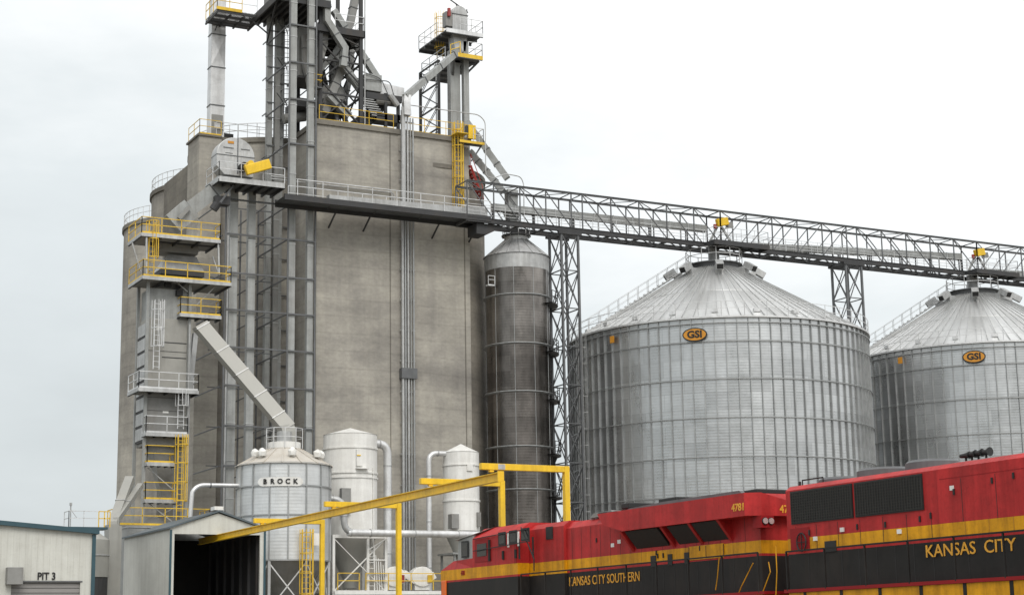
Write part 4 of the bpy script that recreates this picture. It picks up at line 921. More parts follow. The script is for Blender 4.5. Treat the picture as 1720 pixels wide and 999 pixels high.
mb = MB(); q0, q1 = P(262, 790, Y=DY+.5), P(300, 835, Y=DY+.5); mb.add([(q0.x-.3, DY+.3, zl), (q1.x+.2, DY+.3, zl), (q1.x+.2, D1_-.2, zl), (q0.x-.3, D1_-.2, zl), (q0.x+.5, DY+.9, q1.z), (q1.x-.4, DY+.9, q1.z), (q1.x-.4, D1_-.6, q1.z), (q0.x+.5, D1_-.6, q1.z)], [(0, 4, 5, 1), (1, 5, 6, 2), (2, 6, 7, 3), (3, 7, 4, 0), (4, 7, 6, 5), (0, 1, 2, 3)]); mb.build('discharge_hopper', 'greyd', dr)
mb = MB(); mb.box(XB0+.3, XB1-.3, DY+.3, D1_-.3, 7.0, 9.6); mb.build('base_unit', 'greyd', dr)
MB().box(XB0+.5, XB0+.8, DY-.012, DY, zt-.75, zt-.5).build('white_label', 'white', dr)
q = P(278, 692, Y=DY); MB().box(q.x-.18, q.x+.18, DY-.03, DY-.02, q.z-.06, q.z+.06).build('white_label', 'white', dr)
mb = MB(); q = P(315.5, 700, Y=DY-.2); mb.tube([(q.x, DY-.2, 1), (q.x, DY-.2, P(315, 545, Y=DY-.2).z)], .055, 8); mb.tube([(q.x+.12, DY-.1, 1), (q.x+.12, DY-.1, P(315, 560, Y=DY-.2).z)], .035, 8); mb.split('conduit', 'galv', dr)
# tapered pair of shiny ducts right of the tower body
MB().duct([P(328, 560, Y=DY+.6), P(318, 655, Y=DY+.6)], .35, .3).build('side_duct', 'galv', dr)
# lower platform with long yellow rail
lp = thing('base_platform', 'long low platform with yellow railing above the shed roof', 'platform', (31, 103, 9))
a, z = zx(200, 881, 102.8); b, _ = zx(352, 881, 102.8)
MB().box(a, b, 102.8, 106.2, z-.3, z).build('deck', 'greyd', lp)
mb = MB(); rail(mb, [(a, 105.5, z), (a, 102.8, z), (b, 102.8, z), (b, 104.8, z)], 1.05, 1.3, .03, toe=.12); mb.build('railing', 'yel', lp)
mb = MB()
for x in (a+.1, (a+b)/2, b-.1):
    for y in (102.95, 106.0): mb.box(x-.08, x+.08, y-.08, y+.08, 0, z-.3)
mb.split('post', 'grey', lp)
# diagonal chute to pale bin
a, b, c, d_ = P(318, 537, Y=102.5), P(335, 545, Y=102.4), P(482, 718, Y=98.3), P(484, 744, Y=98.2)
ch = thing('grain_spout', 'long pale square spout slanting down to the round pale bin', 'grain spout', c, 'grain spouts')
M['offg'] = mat('pale_grey_steel', (.31, .308, .285), .5, .1, .07, 1.5, c2=(.38, .36, .32), amt=.4)
MB().duct([b, c], .78, .86, (0, 1, 0)).build('trunk', 'offg', ch)
mb = MB(); dd = (c-b).normalized()
for t in (.02, .25, .47, .68, .88): q = b.lerp(c, t); mb.duct([q-dd*.03, q+dd*.03], .86, .94, (0, 1, 0))
mb.split('flange', 'galv', ch)
MB().duct([c-dd*.2, c+V((0, 0, -.25)), V((d_.x-.1, d_.y, d_.z-.2))], .84, .86, (0, 1, 0)).build('elbow', 'offg', ch)

# ================================================================== PALE ROUND BIN (BROCK)
bx, by, r = 36.02, 98.0, 2.78
ze = 12.3; zbot = P(476, 941, Y=95.3).z
bb = thing('round_hopper_bin', 'round pale bin with cream roof and black lettering on steel legs', 'hopper bin', (bx, by, 0))
MB().lathe(bx, by, [(r, zbot), (r, ze)], 64).build('wall', 'brock', bb, True)
MB().lathe(bx, by, [(r+.14, ze-.05), (1.05, ze+.98), (1.05, ze+1.05)], 32).build('roof', 'roofw', bb)
mb = MB()
for k in range(16):
    t = 2*math.pi*k/16; mb.bar((bx+(r+.14)*math.cos(t), by+(r+.14)*math.sin(t), ze-.02), (bx+1.05*math.cos(t), by+1.05*math.sin(t), ze+1.02), .06, .07)
mb.build('roof_ribs', 'roofw', bb)
MB().cyl(bx, by, 1.0, ze+.95, ze+1.42, 24).build('roof_collar', 'white', bb, True)
mb = MB(); ring_rail(mb, bx, by, 1.12, ze+1.05, 10, 1.2, .02); mb.build('roof_railing', 'galvb', bb)
MB().cyl(bx, by, .45, ze+1.4, ze+2.1, 12).build('inlet', 'galv', bb)
for t in (200, 215, 262, 312, 328):
    t = R(t); rr = r-.55; q = V((bx+rr*math.cos(t), by+rr*math.sin(t), ze+.45)); mb = MB()
    rd = V((math.cos(t), math.sin(t), 0)); mb.tube([q, q+_z*.28, q+_z*.42+rd*.1], [.2, .26, .12], 10); mb.build('roof_vent', 'white', bb, True)
for z in (ze-.02, ze-1.35, ze-3.05, zbot+.05):
    MB().lathe(bx, by, [(r+.01, z-.04), (r+.07, z-.04), (r+.07, z+.04), (r+.01, z+.04)], 64).build('stiffener_ring', 'rib', bb)
n = 16
for k in range(n):
    t = 2*math.pi*(k+.35)/n; q = V((bx+(r+.03)*math.cos(t), by+(r+.03)*math.sin(t), (zbot+ze)/2)); rd = V((math.cos(t), math.sin(t), 0)); tn = V((-rd.y, rd.x, 0))
    MB().obox(q, rd*.04, tn*.04, _z*((ze-zbot)/2)).build('stiffener', 'rib', bb)
MB().lathe(bx, by, [(r-.05, zbot), (.4, zbot-2.6), (.4, zbot-3)], 32).build('hopper_cone', 'greyd', bb)
nl = 8; mb = MB(); pr = []
for k in range(nl):
    t = 2*math.pi*(k+.35*.5)/nl; q = V((bx+r*math.cos(t), by+r*math.sin(t), 0)); pr.append(q)
    MB().box(q.x-.08, q.x+.08, q.y-.08, q.y+.08, 0, zbot).build('leg', 'galv', bb)
for k in range(nl):
    a, b = pr[k], pr[(k+1) % nl]; mb.bar(a+_z*(zbot-.1), b+_z*(zbot-2.8), .07); mb.bar(b+_z*(zbot-.1), a+_z*(zbot-2.8), .07); mb.bar(a+_z*(zbot-2.9), b+_z*(zbot-2.9), .07); mb.bar(a+_z*(zbot-2.9), b+_z*.2, .07); mb.bar(b+_z*(zbot-2.9), a+_z*.2, .07)
mb.split('brace', 'galvb', bb)
tc_ = on_cyl(470.5, 808, bx, by, r+.07); rd = V((tc_.x-bx, tc_.y-by, 0)).normalized(); tn = V((-rd.y, rd.x, 0))
# lettering wraps round the wall: one plate per letter
ang0 = math.atan2(rd.y, rd.x)
for k, chh in enumerate('BROCK'):
    t = ang0+(k-2)*.155; rd = V((math.cos(t), math.sin(t), 0)); tn = V((-rd.y, rd.x, 0)); q = V((bx, by, tc_.z))+rd*(r+.085)
    text(chh, 'lettering', 'blk', bb, q+rd*.035, tn, _z, .4, .012, sx=1.0, bold=.014)
mb = MB(); ns = 24
oz = []
for k in range(ns+1):
    t = ang0+(k/ns-.5)*.155*6.2; u_ = abs(k/ns-.5)*2; hh2 = .26*math.sqrt(max(.05, 1-max(0, (u_-.75)/.25)**2)); oz.append((t, hh2))
vs_ = []
for t, hh2 in oz:
    for s2 in (-1, 1): vs_.append((bx+(r+.082)*math.cos(t), by+(r+.082)*math.sin(t), tc_.z+s2*hh2))
mb.add(vs_, [(2*i, 2*i+2, 2*i+3, 2*i+1) for i in range(ns)]); mb.build('lettering_panel', 'white', bb)
a = P(318, 830, Y=98.5); e_ = elbow(P(318, 835, Y=98.5), P(330, 814, Y=98.5), P(400, 815, Y=98.5), .5)
ip = thing('inlet_pipe', 'shiny horizontal pipe bending from the tower into the round pale bin', 'pipe', P(360, 815, Y=98.5))
MB().tube([V((e_[0].x-.1, 98.5, e_[0].z-1.6))]+e_+[V((33.3, 98.2, e_[-1].z))], .13, 12).build('pipe', 'galvb', ip, True)
MB().tube([(e_[-1].x+.3, 98.47, e_[-1].z), (e_[-1].x+.36, 98.47, e_[-1].z)], .18, 12).build('flange', 'steel', ip)
# yellow ladder tower by the bin
yb = thing('caged_ladder', 'yellow caged ladder on the right side of the round pale bin', 'ladder', (37.2, 94.6, 0))
q = P(516, 960, Y=94.7); mb = MB(); ladder(mb, (q.x, 94.9, .2), P(516, 888, Y=94.7).z-.2, (0, -1, 0), .5, r=.028, start=2.2); mb.build('ladder_and_cage', 'yel', yb)
q = P(532, 905, Y=94.9); MB().box(q.x-.2, q.x+.2, 95.0, 95.2, q.z-.35, q.z+.35).build('junction_box', 'white', yb)

# ================================================================== WHITE FILTERS
def filt(cx, cy, r, ztop, zsh, zbot, cone, lab, plat):
    f = thing('dust_filter', lab, 'dust filter', (cx, cy, 0), 'white dust filters')
    MB().lathe(cx, cy, [(r, zbot), (r, zsh)], 40).build('shell', 'white', f, True)
    MB().lathe(cx, cy, [(r+.03, zsh), (.02, ztop)], 40).build('roof', 'white', f)
    for z in plat: MB().lathe(cx, cy, [(r, z-.05), (r+.06, z-.05), (r+.06, z+.05), (r, z+.05)], 40).build('band', 'white', f)
    MB().lathe(cx, cy, [(r*.99, zbot), (r*.28, zbot-cone), (r*.28, zbot-cone-.6)], 32).build('cone', 'offg', f, True)
    return f
q = P(591, 717, Y=100); zs_ = P(591, 742, Y=98.6).z
f1 = filt(41.2, 100.2, 1.68, 15.1, 14.62, P(591, 897, Y=98.6).z, 2.6, 'larger white round dust filter with cone top, behind the yellow beam', [P(591, 750, Y=98.6).z, P(591, 792, Y=98.6).z, P(591, 800, Y=98.6).z])
f2 = filt(48.85, 100.1, 1.17, P(775, 745, Y=100).z, P(775, 757, Y=99).z, P(775, 890, Y=99).z, 1.8, 'smaller white round dust filter near the locomotive cab', [P(775, 779, Y=99).z, P(775, 839, Y=99).z])
q = P(604, 768, Y=98.4); mb = MB(); mb.box(q.x-.2, q.x+.2, 98.35, 98.7, q.z-.5, q.z+.5); mb.build('control_box', 'white', f1)
q = P(603, 764, Y=98.3); MB().box(q.x-.13, q.x+.13, 98.3, 98.35, q.z-.03, q.z+.03).build('label_strip', 'yel', f1)
q = P(606, 786, Y=98.4); MB().box(q.x-.3, q.x+.5, 98.2, 98.6, q.z-.03, q.z+.03).build('ledge', 'white', f1)
q = P(581, 840, Y=98.5); MB().box(q.x-.3, q.x+.3, 98.42, 98.8, q.z-.75, q.z+.75).build('inlet_plate', 'greyd', f1)
for (px, py, dx) in ((762, 875, .25), (802, 872, .12)): q = P(px, py, Y=99.2); MB().box(q.x-dx, q.x+dx, 98.93, 99.5, q.z-.45, q.z+.45).build('louvre', 'greyd', f2)
q = P(789, 785, Y=98.9); MB().box(q.x-.2, q.x+.2, 98.85, 99.2, q.z-.2, q.z+.2).build('control_box', 'white', f2)
mb = MB(); q = P(624, 800, Y=98.7); mb.tube([(q.x, 98.75, P(624, 895, Y=98.7).z), (q.x, 98.75, P(624, 790, Y=98.7).z)], .05, 8); mb.box(q.x+.1, q.x+.13, 98.7, 99, zbot, 12.5); mb.split('ladder_rail', 'white', f1)
mb = MB(); q = P(797, 800, Y=99.0); mb.tube([(q.x, 99.0, P(797, 845, Y=99).z), (q.x, 99.0, P(797, 762, Y=99).z)], .03, 8); mb.build('ladder_rail', 'white', f2)
# support frame of filter one
sf = thing('filter_support_frame', 'white steel frame with diagonal braces under the larger filter', 'support frame', (41.4, 100, 0))
zf = P(575, 897, Y=98).z; xa, xb = P(560, 940, Y=98.2).x, P(648, 940, Y=98.2).x
for x in (xa, xb-1.2, xb):
    for y in (98.2, 101.8): MB().box(x-.08, x+.08, y-.08, y+.08, 0, zf).build('post', 'white', sf)
mb = MB(); z2 = P(600, 993, Y=98.2).z; mb.box(xa, xb, 98.1, 98.3, zf-.2, zf); mb.box(xa, xb, 98.1, 98.25, z2-.08, z2+.08)
mb.bar((xa, 98.2, z2), (xb, 98.2, zf-.2), .07); mb.bar((xa, 98.2, zf-.2), (xb, 98.2, z2), .05); mb.bar((xa, 98.2, z2), (xb, 98.2, .3), .07)
for k in (-.2, .2): mb.bar((xb-1.0+k, 98.1, z2), (xb-1.0+k, 98.1, zf-.6), .05)
for i in range(8): z = z2+.35*i; mb.bar((xb-1.2, 98.1, z), (xb-.8, 98.1, z), .03)
for k in range(5): mb.bar((xb-.75+.16*k, 98.15, z2), (xb-.85+.16*k, 98.15, zf-1.0-.2*k), .045)
mb.bar((xb-1.2, 98.1, zf-.9), (xb+.0, 98.1, zf-.2), .06); mb.bar((xb-1.2, 98.1, zf-1.5), (xb-.1, 98.1, zf-1.5), .06)
mb.split('brace', 'white', sf)
mb = MB(); rail(mb, [(xa+.2, 98.0, z2+.1), (xa+1.6, 98.0, z2+.1)], 1.0, 1.4, .028); rail(mb, [(xb-1.4, 98.0, z2+.1), (xb+4.6, 98.0, z2+.1)], 1.0, 1.5, .028); mb.build('railing', 'yel', sf)
MB().box(xa, xb+4.8, 98.05, 101.5, z2-.12, z2+.0).build('deck', 'greyd', sf)
MB().box(xa, xb+5.2, 97.98, 98.06, z2-.18, z2+.04).build('deck_edge', 'white', sf)
# ducts
def pipe(label, pts, r_, m='galvb', bend=.5, name='round_duct', rings=True, g_='round ducts'):
    o = [V(pts[0])]
    for i in range(1, len(pts)-1): o += elbow(pts[i-1], pts[i], pts[i+1], bend)
    o.append(V(pts[-1])); t = thing(name, label, 'duct', (pts[0][0], pts[0][1], min(p[2] for p in pts)), g_)
    MB().tube(o, r_, 16).build('tube', m, t, True); mb = MB()
    for a, b in zip(pts, pts[1:]):
        a, b = V(a), V(b); d = (b-a).normalized(); n = max(1, int((b-a).length/2.3))
        for i in range(n):
            q = a.lerp(b, (i+.5)/n); mb.tube([q-d*.025, q+d*.025], r_+.035, 16)
    mb.split('joint_ring', 'galv', t); return t
Yd = 97.4
p0, p1, p2, p3 = P(556, 836, Y=Yd), P(578, 838, Y=Yd), P(578, 893, Y=Yd), P(800, 893, Y=Yd)
p2.z = p3.z = (p2.z+p3.z)/2
pipe('long shiny horizontal duct with dark clamps across the base of the filters', [P(584, 894, Y=Yd), V((p3.x+.2, Yd, P(584, 894, Y=Yd).z))], .22)
pipe('dull curved duct bending down from the round pale bin', [V((38.4, Yd+.3, p1.z+.05)), V((p1.x, Yd, p1.z)), V((p1.x, Yd, P(584, 894, Y=Yd).z)), V((P(600, 894, Y=Yd).x, Yd, P(584, 894, Y=Yd).z))], .2, 'galv', .75)
q0 = P(636, 745, Y=100.2); q1 = P(651, 760, Y=100.2); 
pipe('tall round duct curving down beside the larger white filter', [V((42.6, 100.2, q0.z+.0)), V((q1.x, 100.2, q0.z)), V((q1.x, 100.2, 3.2))], .26, 'galvb', .7)
q1 = P(720, 770, Y=100.0); q0 = P(735, 761, Y=100.0)
pipe('slim round duct curving into the top of the smaller white filter', [V((47.8, 100.0, q0.z)), V((q1.x, 100.0, q0.z)), V((q1.x, 100.0, 5.0))], .17, 'galvb', .6)
# fans at the base
for (px, w0, lb) in ((668, 1, 'white fan housing with slanting outlet right of the yellow post'), (715, -1, 'white fan housing next to the locomotive nose')):
    q = P(px-8, 968, Y=98.6); fn = thing('fan_housing', lb, 'fan', q, 'white fan housings')
    s = .62; pf = [(q.x+s*math.cos(2*math.pi*i/20)*1.2, q.z+s*math.sin(2*math.pi*i/20)) for i in range(20)]
    MB().prism(pf, 'y', 98.3, 98.9).build('scroll', 'white', fn, bevel=.03)
    a, b = P(676, 962, Y=98.6), P(700, 978, Y=98.6)
    if w0 < 0: a, b = P(728, 965, Y=98.6), P(706, 980, Y=98.6)
    MB().duct([a, b], .5, .42).build('outlet', 'white', fn)
    MB().box(q.x-.5, q.x+.5, 98.4, 98.9, P(668, 993, Y=98.6).z+.1, q.z-.5).build('stand', 'white', fn)
    MB().box(q.x+.3, q.x+.6, 98.2, 98.5, q.z-.35, q.z+.1).build('motor', 'redp' if w0 > 0 else 'yel', fn)
sb = thing('filter_stand', 'grey braced stand under the smaller filter', 'support frame', (49, 100, 0))
zq = P(750, 930, Y=99).z
for x in (47.9, 49.9):
    for y in (99.2, 101.1): MB().box(x-.06, x+.06, y-.06, y+.06, 0, zq).build('post', 'grey', sb)
mb = MB(); mb.bar((47.9, 99.2, zq-.1), (49.9, 99.2, .5), .06); mb.bar((49.9, 99.2, zq-.1), (47.9, 99.2, .5), .06); mb.box(47.7, 50.1, 99.0, 101.3, zq, zq+.12); mb.split('brace', 'grey', sb)

# ================================================================== SHED OVER THE TRACK
SY, SY2 = 91.0, 100.2
sx0, sx1, xp = 27.05, 32.4, 29.7; zev, zpk = 8.05, 8.95
sh = thing('rail_shed', 'pale gabled shed with big dark opening, the yellow beam running into it', 'shed', (29.7, 95, 0))
ox0, ox1, oz = P(293, 900, Y=SY).x, P(437, 900, Y=SY).x, P(365, 897, Y=SY).z
MB().box(sx0, ox0, SY, SY+.15, 0, zev).build('front_wall', 'offw', sh)
MB().box(ox1, sx1, SY, SY+.15, 0, zev).build('front_wall', 'offw', sh)
mb = MB(); mb.prism([(ox0, oz), (ox1, oz), (ox1, zev), (sx1, zev), (xp, zpk-.06), (sx0, zev), (ox0, zev)], 'y', SY, SY+.15); mb.build('gable', 'offw', sh)
MB().box(sx0, sx0+.12, SY+.152, SY2, 0, zev).build('side_wall', 'offw', sh); MB().box(sx1-.12, sx1, SY+.152, SY2, 0, zev).build('side_wall', 'offw', sh)
mb = MB()
for (a, b) in (((sx0-.15, zev-.05), (xp, zpk)), ((sx1+.15, zev-.05), (xp, zpk))):
    mb.add([(a[0], SY-.15, a[1]), (b[0], SY-.15, b[1]), (b[0], SY2+.1, b[1]), (a[0], SY2+.1, a[1]), (a[0], SY-.15, a[1]+.1), (b[0], SY-.15, b[1]+.1), (b[0], SY2+.1, b[1]+.1), (a[0], SY2+.1, a[1]+.1)], [(0, 1, 2, 3), (4, 7, 6, 5), (0, 4, 5, 1), (1, 5, 6, 2), (2, 6, 7, 3), (3, 7, 4, 0)])
M['slate'] = mat('slate_blue_metal', (.10, .125, .14), .5, .2, .1, 1)
mb.build('roof', 'slate', sh)
mb = MB(); mb.box(sx0-.03, sx0+.09, SY-.03, SY, 0, zev-.1); mb.box(sx1-.09, sx1+.03, SY-.03, SY, 0, zev-.1); mb.split('corner_trim', 'teal', sh)
mb = MB(); mb.box(xp-.25, xp+.25, SY-.1, SY+.6, zpk+.1, zpk+.3); mb.build('ridge_cap', 'white', sh)
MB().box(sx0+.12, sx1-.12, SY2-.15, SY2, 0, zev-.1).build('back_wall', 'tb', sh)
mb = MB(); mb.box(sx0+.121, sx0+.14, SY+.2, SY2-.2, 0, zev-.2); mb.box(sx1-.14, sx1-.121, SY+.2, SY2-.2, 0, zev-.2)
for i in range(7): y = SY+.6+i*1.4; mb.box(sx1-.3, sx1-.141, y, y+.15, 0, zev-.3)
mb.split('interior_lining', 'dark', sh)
# annex beside the shed
an = thing('flat_grey_annex', 'flat grey annex wall behind the shed roof', 'annex', (31, 101.4, 0))
MB().box(27.35, 33.8, 100.6, 102.6, 0, P(260, 886, Y=100.6).z).build('wall', 'grey', an); MB().box(27.3, 33.85, 100.55, 102.65, P(260, 886, Y=100.6).z, P(260, 884, Y=100.6).z).build('coping', 'galv', an)

# ================================================================== PIT BUILDING
pb = thing('pit_building', 'cream metal building lettered PIT 3 with a teal roof edge', 'building', (15, 95, 0))
PY = 88.0; xr = P(157, 893, Y=PY).x; zr_ = P(157, 896, Y=PY).z; sl_ = (7.93-7.56)/(17.5-22.25)
xl = 2.0; zl_ = zr_+sl_*(xl-xr)
dx0_, dz_ = P(19, 977, Y=PY).x, P(77, 977, Y=PY).z; dx1_ = P(135, 977, Y=PY).x
MB().prism([(xl, 0), (dx0_, 0), (dx0_, dz_), (dx1_, dz_), (dx1_, 0), (xr, 0), (xr, zr_), (xl, zl_)], 'y', PY, PY+.2).build('front_wall', 'offw', pb)
MB().box(xr-.2, xr, PY+.202, PY+2.9, 0, zr_-.02).build('side_wall', 'offw', pb)
MB().box(dx0_, dx1_, PY+.12, PY+.18, 0, dz_).build('roller_door', 'door', pb)
mb = MB()
for i in range(22): z = .2+i*.24; mb.box(dx0_, dx1_, PY+.10, PY+.12, z, z+.02)
mb.split('door_rib', 'dark', pb)
mb = MB(); mb.box(dx0_-.1, dx1_+.1, PY-.03, PY, dz_, dz_+.07); mb.build('door_head_trim', 'steel', pb)
mb = MB(); mb.prism([(xl, zl_), (xr+.25, zr_-.02), (xr+.25, zr_+.2), (xl, zl_+.22)], 'y', PY-.25, PY+3.0); mb.build('roof', 'teal', pb)
mb = MB(); mb.box(xr-.06, xr+.12, PY-.1, PY, 0, zr_-.05); mb.build('downpipe', 'teal', pb)
mb = MB(); x = xl
while x < xr: mb.box(x, x+.025, PY-.014, PY, dz_+.1 if dx0_-.2 < x < dx1_+.2 else 0, zr_-.1+sl_*(x-xr)); x += .3
mb.split('wall_rib', 'offw', pb)
q = P(20, 967, Y=PY); MB().box(q.x-.32, q.x+.45, PY-.5, PY-.015, q.z-.42, q.z+.42).build('door_motor_box', 'greyd', pb, bevel=.02)
q = P(78, 967.5, Y=PY); text('PIT 3', 'lettering', 'blk', pb, (q.x, PY-.03, q.z), (1, 0, 0), (0, 0, 1), .5, .01, sx=.86, bold=.014)
# small tank between buildings
tk = thing('white_tank', 'small white round tank between the pit building and the shed', 'tank', (24.6, 96, 0))
q0, q1 = P(157, 930, Y=94), P(186, 930, Y=94); cx = q1.x-.9
MB().lathe(cx, 95, [(1.05, P(170, 968, Y=94).z), (1.05, P(170, 905, Y=94).z), (.45, P(170, 892, Y=94).z), (.4, P(170, 886, Y=94).z)], 32).build('shell', 'offg', tk, True)
MB().cyl(cx, 95, 1.0, 0, P(170, 968, Y=94).z, 24).build('base', 'dark', tk)
mb = MB(); MB().lathe(cx, 95, [(1.05, P(170, 932, Y=94).z), (1.1, P(170, 932, Y=94).z), (1.1, P(170, 930, Y=94).z), (1.05, P(170, 930, Y=94).z)], 24).build('band', 'galv', tk)
pw = thing('corner_pillar', 'pale vertical duct rising beside the shed left wall', 'duct', (26, 96, 0))
a, b = P(183, 900, Y=96).x, P(198, 900, Y=96).x; MB().box(a, b, 96, 97, 0, P(190, 880, Y=96).z).build('casing', 'offg', pw)
a2, b2 = P(199, 900, Y=96).x, P(206, 900, Y=96).x; MB().box(a2, b2, 96.2, 97, 0, P(190, 882, Y=96).z).build('side_casing', 'offg', pw)
for (pa, pb_, lb) in (((218, 805), (190, 880), 'wide pale chute slanting down left of the cleaner tower'), ((236, 815), (196, 872), 'narrow pale chute slanting down beside the cleaner tower legs')):
    a, b = P(*pa, Y=101), P(*pb_, Y=97.5); s3 = thing('grain_spout', lb, 'grain spout', b, 'grain spouts'); w3 = .5 if pa[0] == 218 else .32
    MB().duct([a, b, V((b.x, b.y-.2, b.z-1.6))], w3, w3).build('trunk', 'offg', s3); d = (b-a).normalized(); q = a.lerp(b, .55); MB().duct([q-d*.03, q+d*.03], w3+.08, w3+.08).build('flange', 'galv', s3)
rp = thing('roof_walk', 'small railed walkway with a pole on the pit building roof', 'walkway', (22.5, 92, 7.6))
xa, xb = P(112, 884, Y=92).x, P(178, 884, Y=92).x; zw = P(140, 885, Y=92).z
MB().box(xa, xb, 91.6, 92.6, zw-.12, zw).build('deck', 'teal', rp)
mb = MB(); rail(mb, [(xa, 92.6, zw), (xa, 91.6, zw), (xb-.5, 91.6, zw)], .82, 1, .02); mb.build('railing', 'galvb', rp)
mb = MB(); rail(mb, [(xb-.5, 91.6, zw), (xb+.1, 91.6, zw)], .82, .3, .028); mb.build('yellow_gate', 'yel', rp)
q = P(119, 847, Y=92.4); mb = MB(); mb.tube([(q.x, 92.4, zw-.1), (q.x, 92.4, q.z)], .035, 8); mb.bar((q.x, 92.4, q.z-.25), (q.x+.35, 92.4, q.z-.7), .03); mb.cyl(q.x, 92.4, .07, q.z-.05, q.z+.1, 10); mb.build('weather_pole', 'galv', rp)

# ================================================================== YELLOW FALL PROTECTION FRAMES
bm_ = thing('overhead_rail_beam', 'long yellow overhead beam running above the track into the shed', 'beam', (29.75, 75, 7.6))
za, zb2 = 7.72, 7.62
MB().ibeam((29.75, 57.6, 7.80), (29.75, 94.5, 7.55), .22, .34, .035).build('beam', 'yelb', bm_)
MB().box(29.62, 29.88, 57.55, 57.6, 7.6, 8.0).build('end_plate', 'yelb', bm_)
for i, (y, z) in enumerate(((84.05, 7.99), (74.35, 8.07), (63.82, 8.17), (58.37, 8.24))):
    lb = ['farthest yellow inverted-L frame, next to the shed', 'second yellow inverted-L frame, in front of the larger filter', 'third yellow inverted-L frame, in front of the smaller filter', 'nearest and tallest yellow inverted-L frame, in front of the dark silo'][i]
    f = thing('gantry_frame', lb, 'gantry frame', (33, y, 0), 'yellow inverted-L frames')
    MB().box(32.9, 33.12, y-.11, y+.11, 0.1, z+.12).build('post', 'yelb', f, bevel=.012)
    MB().box(29.3, 32.895, y-.11, y+.11, z-.12, z+.12).build('arm', 'yelb', f, bevel=.012)
    MB().box(32.7, 33.3, y-.3, y+.3, 0.05, .1).build('base_plate', 'yelb', f)
    MB().box(29.66, 29.84, y-.08, y+.08, z-.2, z-.121).build('hanger', 'yelb', f)
    if i == 3: MB().box(30.0, 30.3, y-.118, y-.111, z-.1, z+.1).build('grey_plate', 'galv', f)

# ================================================================== LOCOMOTIVES
def bands(root, x, y0, y1, bl, name='side'):
    pass
def loco_common(root, y0, y1, xs0, xs1):
    """underframe, trucks, handrails; xs0/xs1 = sides of frame"""
    MB().box(xs0+.05, xs1-.05, y0+.3, y1-.3, 2.28, 2.84).build('frame_sill', 'ty', root)
    MB().box(xs0, xs1, y0+.15, y1-.15, 2.845, 2.93).build('walkway', 'dred', root)
    mb = MB()
    for i in range(14): y = y0+1+i*(y1-y0-2)/13; mb.box(xs0+.04, xs0+.06, y-.06, y+.06, 2.28, 2.845)
    mb.split('gusset', 'tb', root)
    MB().box(xs0+.4, xs1-.4, y0+7.2, y1-7.2, 1.35, 2.25).build('fuel_tank', 'tb', root, bevel=.1)
    for yc in (y0+3.6, y1-3.6):
        t = MB().box(xs0+.25, xs0+.5, yc-2.3, yc+2.3, 1.5, 1.95).build('truck', 'tb', root)
        MB().box(xs1-.5, xs1-.25, yc-2.3, yc+2.3, 1.5, 1.95).build('side_frame', 'tb', t)
        for dy in (-1.9, 0, 1.9):
            for x in (xs0+.72, xs1-.85): MB().tube([(x, yc+dy, 1.57), (x+.13, yc+dy, 1.57)], .52, 24).build('wheel', 'steel', t)
    for yc in (y0, y1): MB().box((xs0+xs1)/2-.15, (xs0+xs1)/2+.15, yc-.35, yc+.35, 1.75, 2.05).build('coupler', 'tb', root)
def handrail(root, x, y0, y1, m='tb', zt=3.98):
    mb = MB(); mb.bar((x, y0, zt), (x, y1, zt), .042); n = int(abs(y1-y0)/1.55)
    for i in range(n+1): y = y0+(y1-y0)*i/n; mb.bar((x, y, 2.9), (x, y, zt), .042)
    mb.build('handrail', m, root)
# door seam lines / latches on the hood sides
def seams(root, x, y0, y1, z0, z1, sp, m='blk', w_=.007):
    mb = MB(); y = y0
    while y < y1: mb.box(x-.004, x, y-w_, y+w_, z0, z1); y += sp
    mb.split('door_seam', m, root)
def latches(root, x, pts, m='blk'):
    mb = MB()
    for y, z in pts: mb.box(x-.03, x, y-.025, y+.025, z-.07, z+.07)
    mb.split('latch', m, root)

# ---- locomotive one (number 4781)
l1 = thing('locomotive', 'red, yellow and black locomotive numbered 4781 with its cab to the left', 'locomotive', (29.75, 49, 1.05), 'red diesel locomotives')
XS0, XS1 = 28.2, 31.3; HX0, HX1 = 28.75, 30.75
loco_common(l1, 38.9, 59.8, XS0, XS1)
zS0, zS1, zR0 = 4.0, 4.36, 3.93   # yellow stripe, red pinstripe bottom
# long hood, layered by paint
def hood(root, x0, x1, y0, y1, z0, z1, top=5.6):
    b = MB().box(x0, x1, y0, y1, 2.93, zR0).build('hood_lower', 'tb', root)
    MB().box(x0, x1, y0, y1, zR0+.001, zS0).build('pinstripe', 'red', root)
    MB().box(x0, x1, y0, y1, zS0+.001, zS1).build('stripe', 'ty', root)
    c = .22
    MB().prism([(x0, zS1+.001), (x1, zS1+.001), (x1, top-c), (x1-c, top), (x0+c, top), (x0, top-c)], 'y', y0, y1).build('hood_upper', 'red', root)
hood(l1, HX0, HX1, 39.86, 50.9, 0, 0, 5.62)
seams(l1, HX0, 40.6, 50.8, zS1, 5.35, .62); seams(l1, HX0, 40.6, 50.8, zS0, zS1, .62, 'blk') if 'dgold' in M else None
M['dgold'] = mat('dark_seam_yellow', (.35, .16, .01), .5); seams(l1, HX0, 40.6, 50.8, zS0, zS1, .62, 'dgold', .008)  # darker yellow for the seam lines between hood doors
seams(l1, HX0, 40.6, 50.8, 2.95, zR0, .62, 'blk', .014)
latches(l1, HX0, [(44.6+.31*i, 4.2) for i in range(1, 3)]+[(48.9, 4.9), (47.2, 4.95), (45.3, 4.3), (42.9, 4.3)])
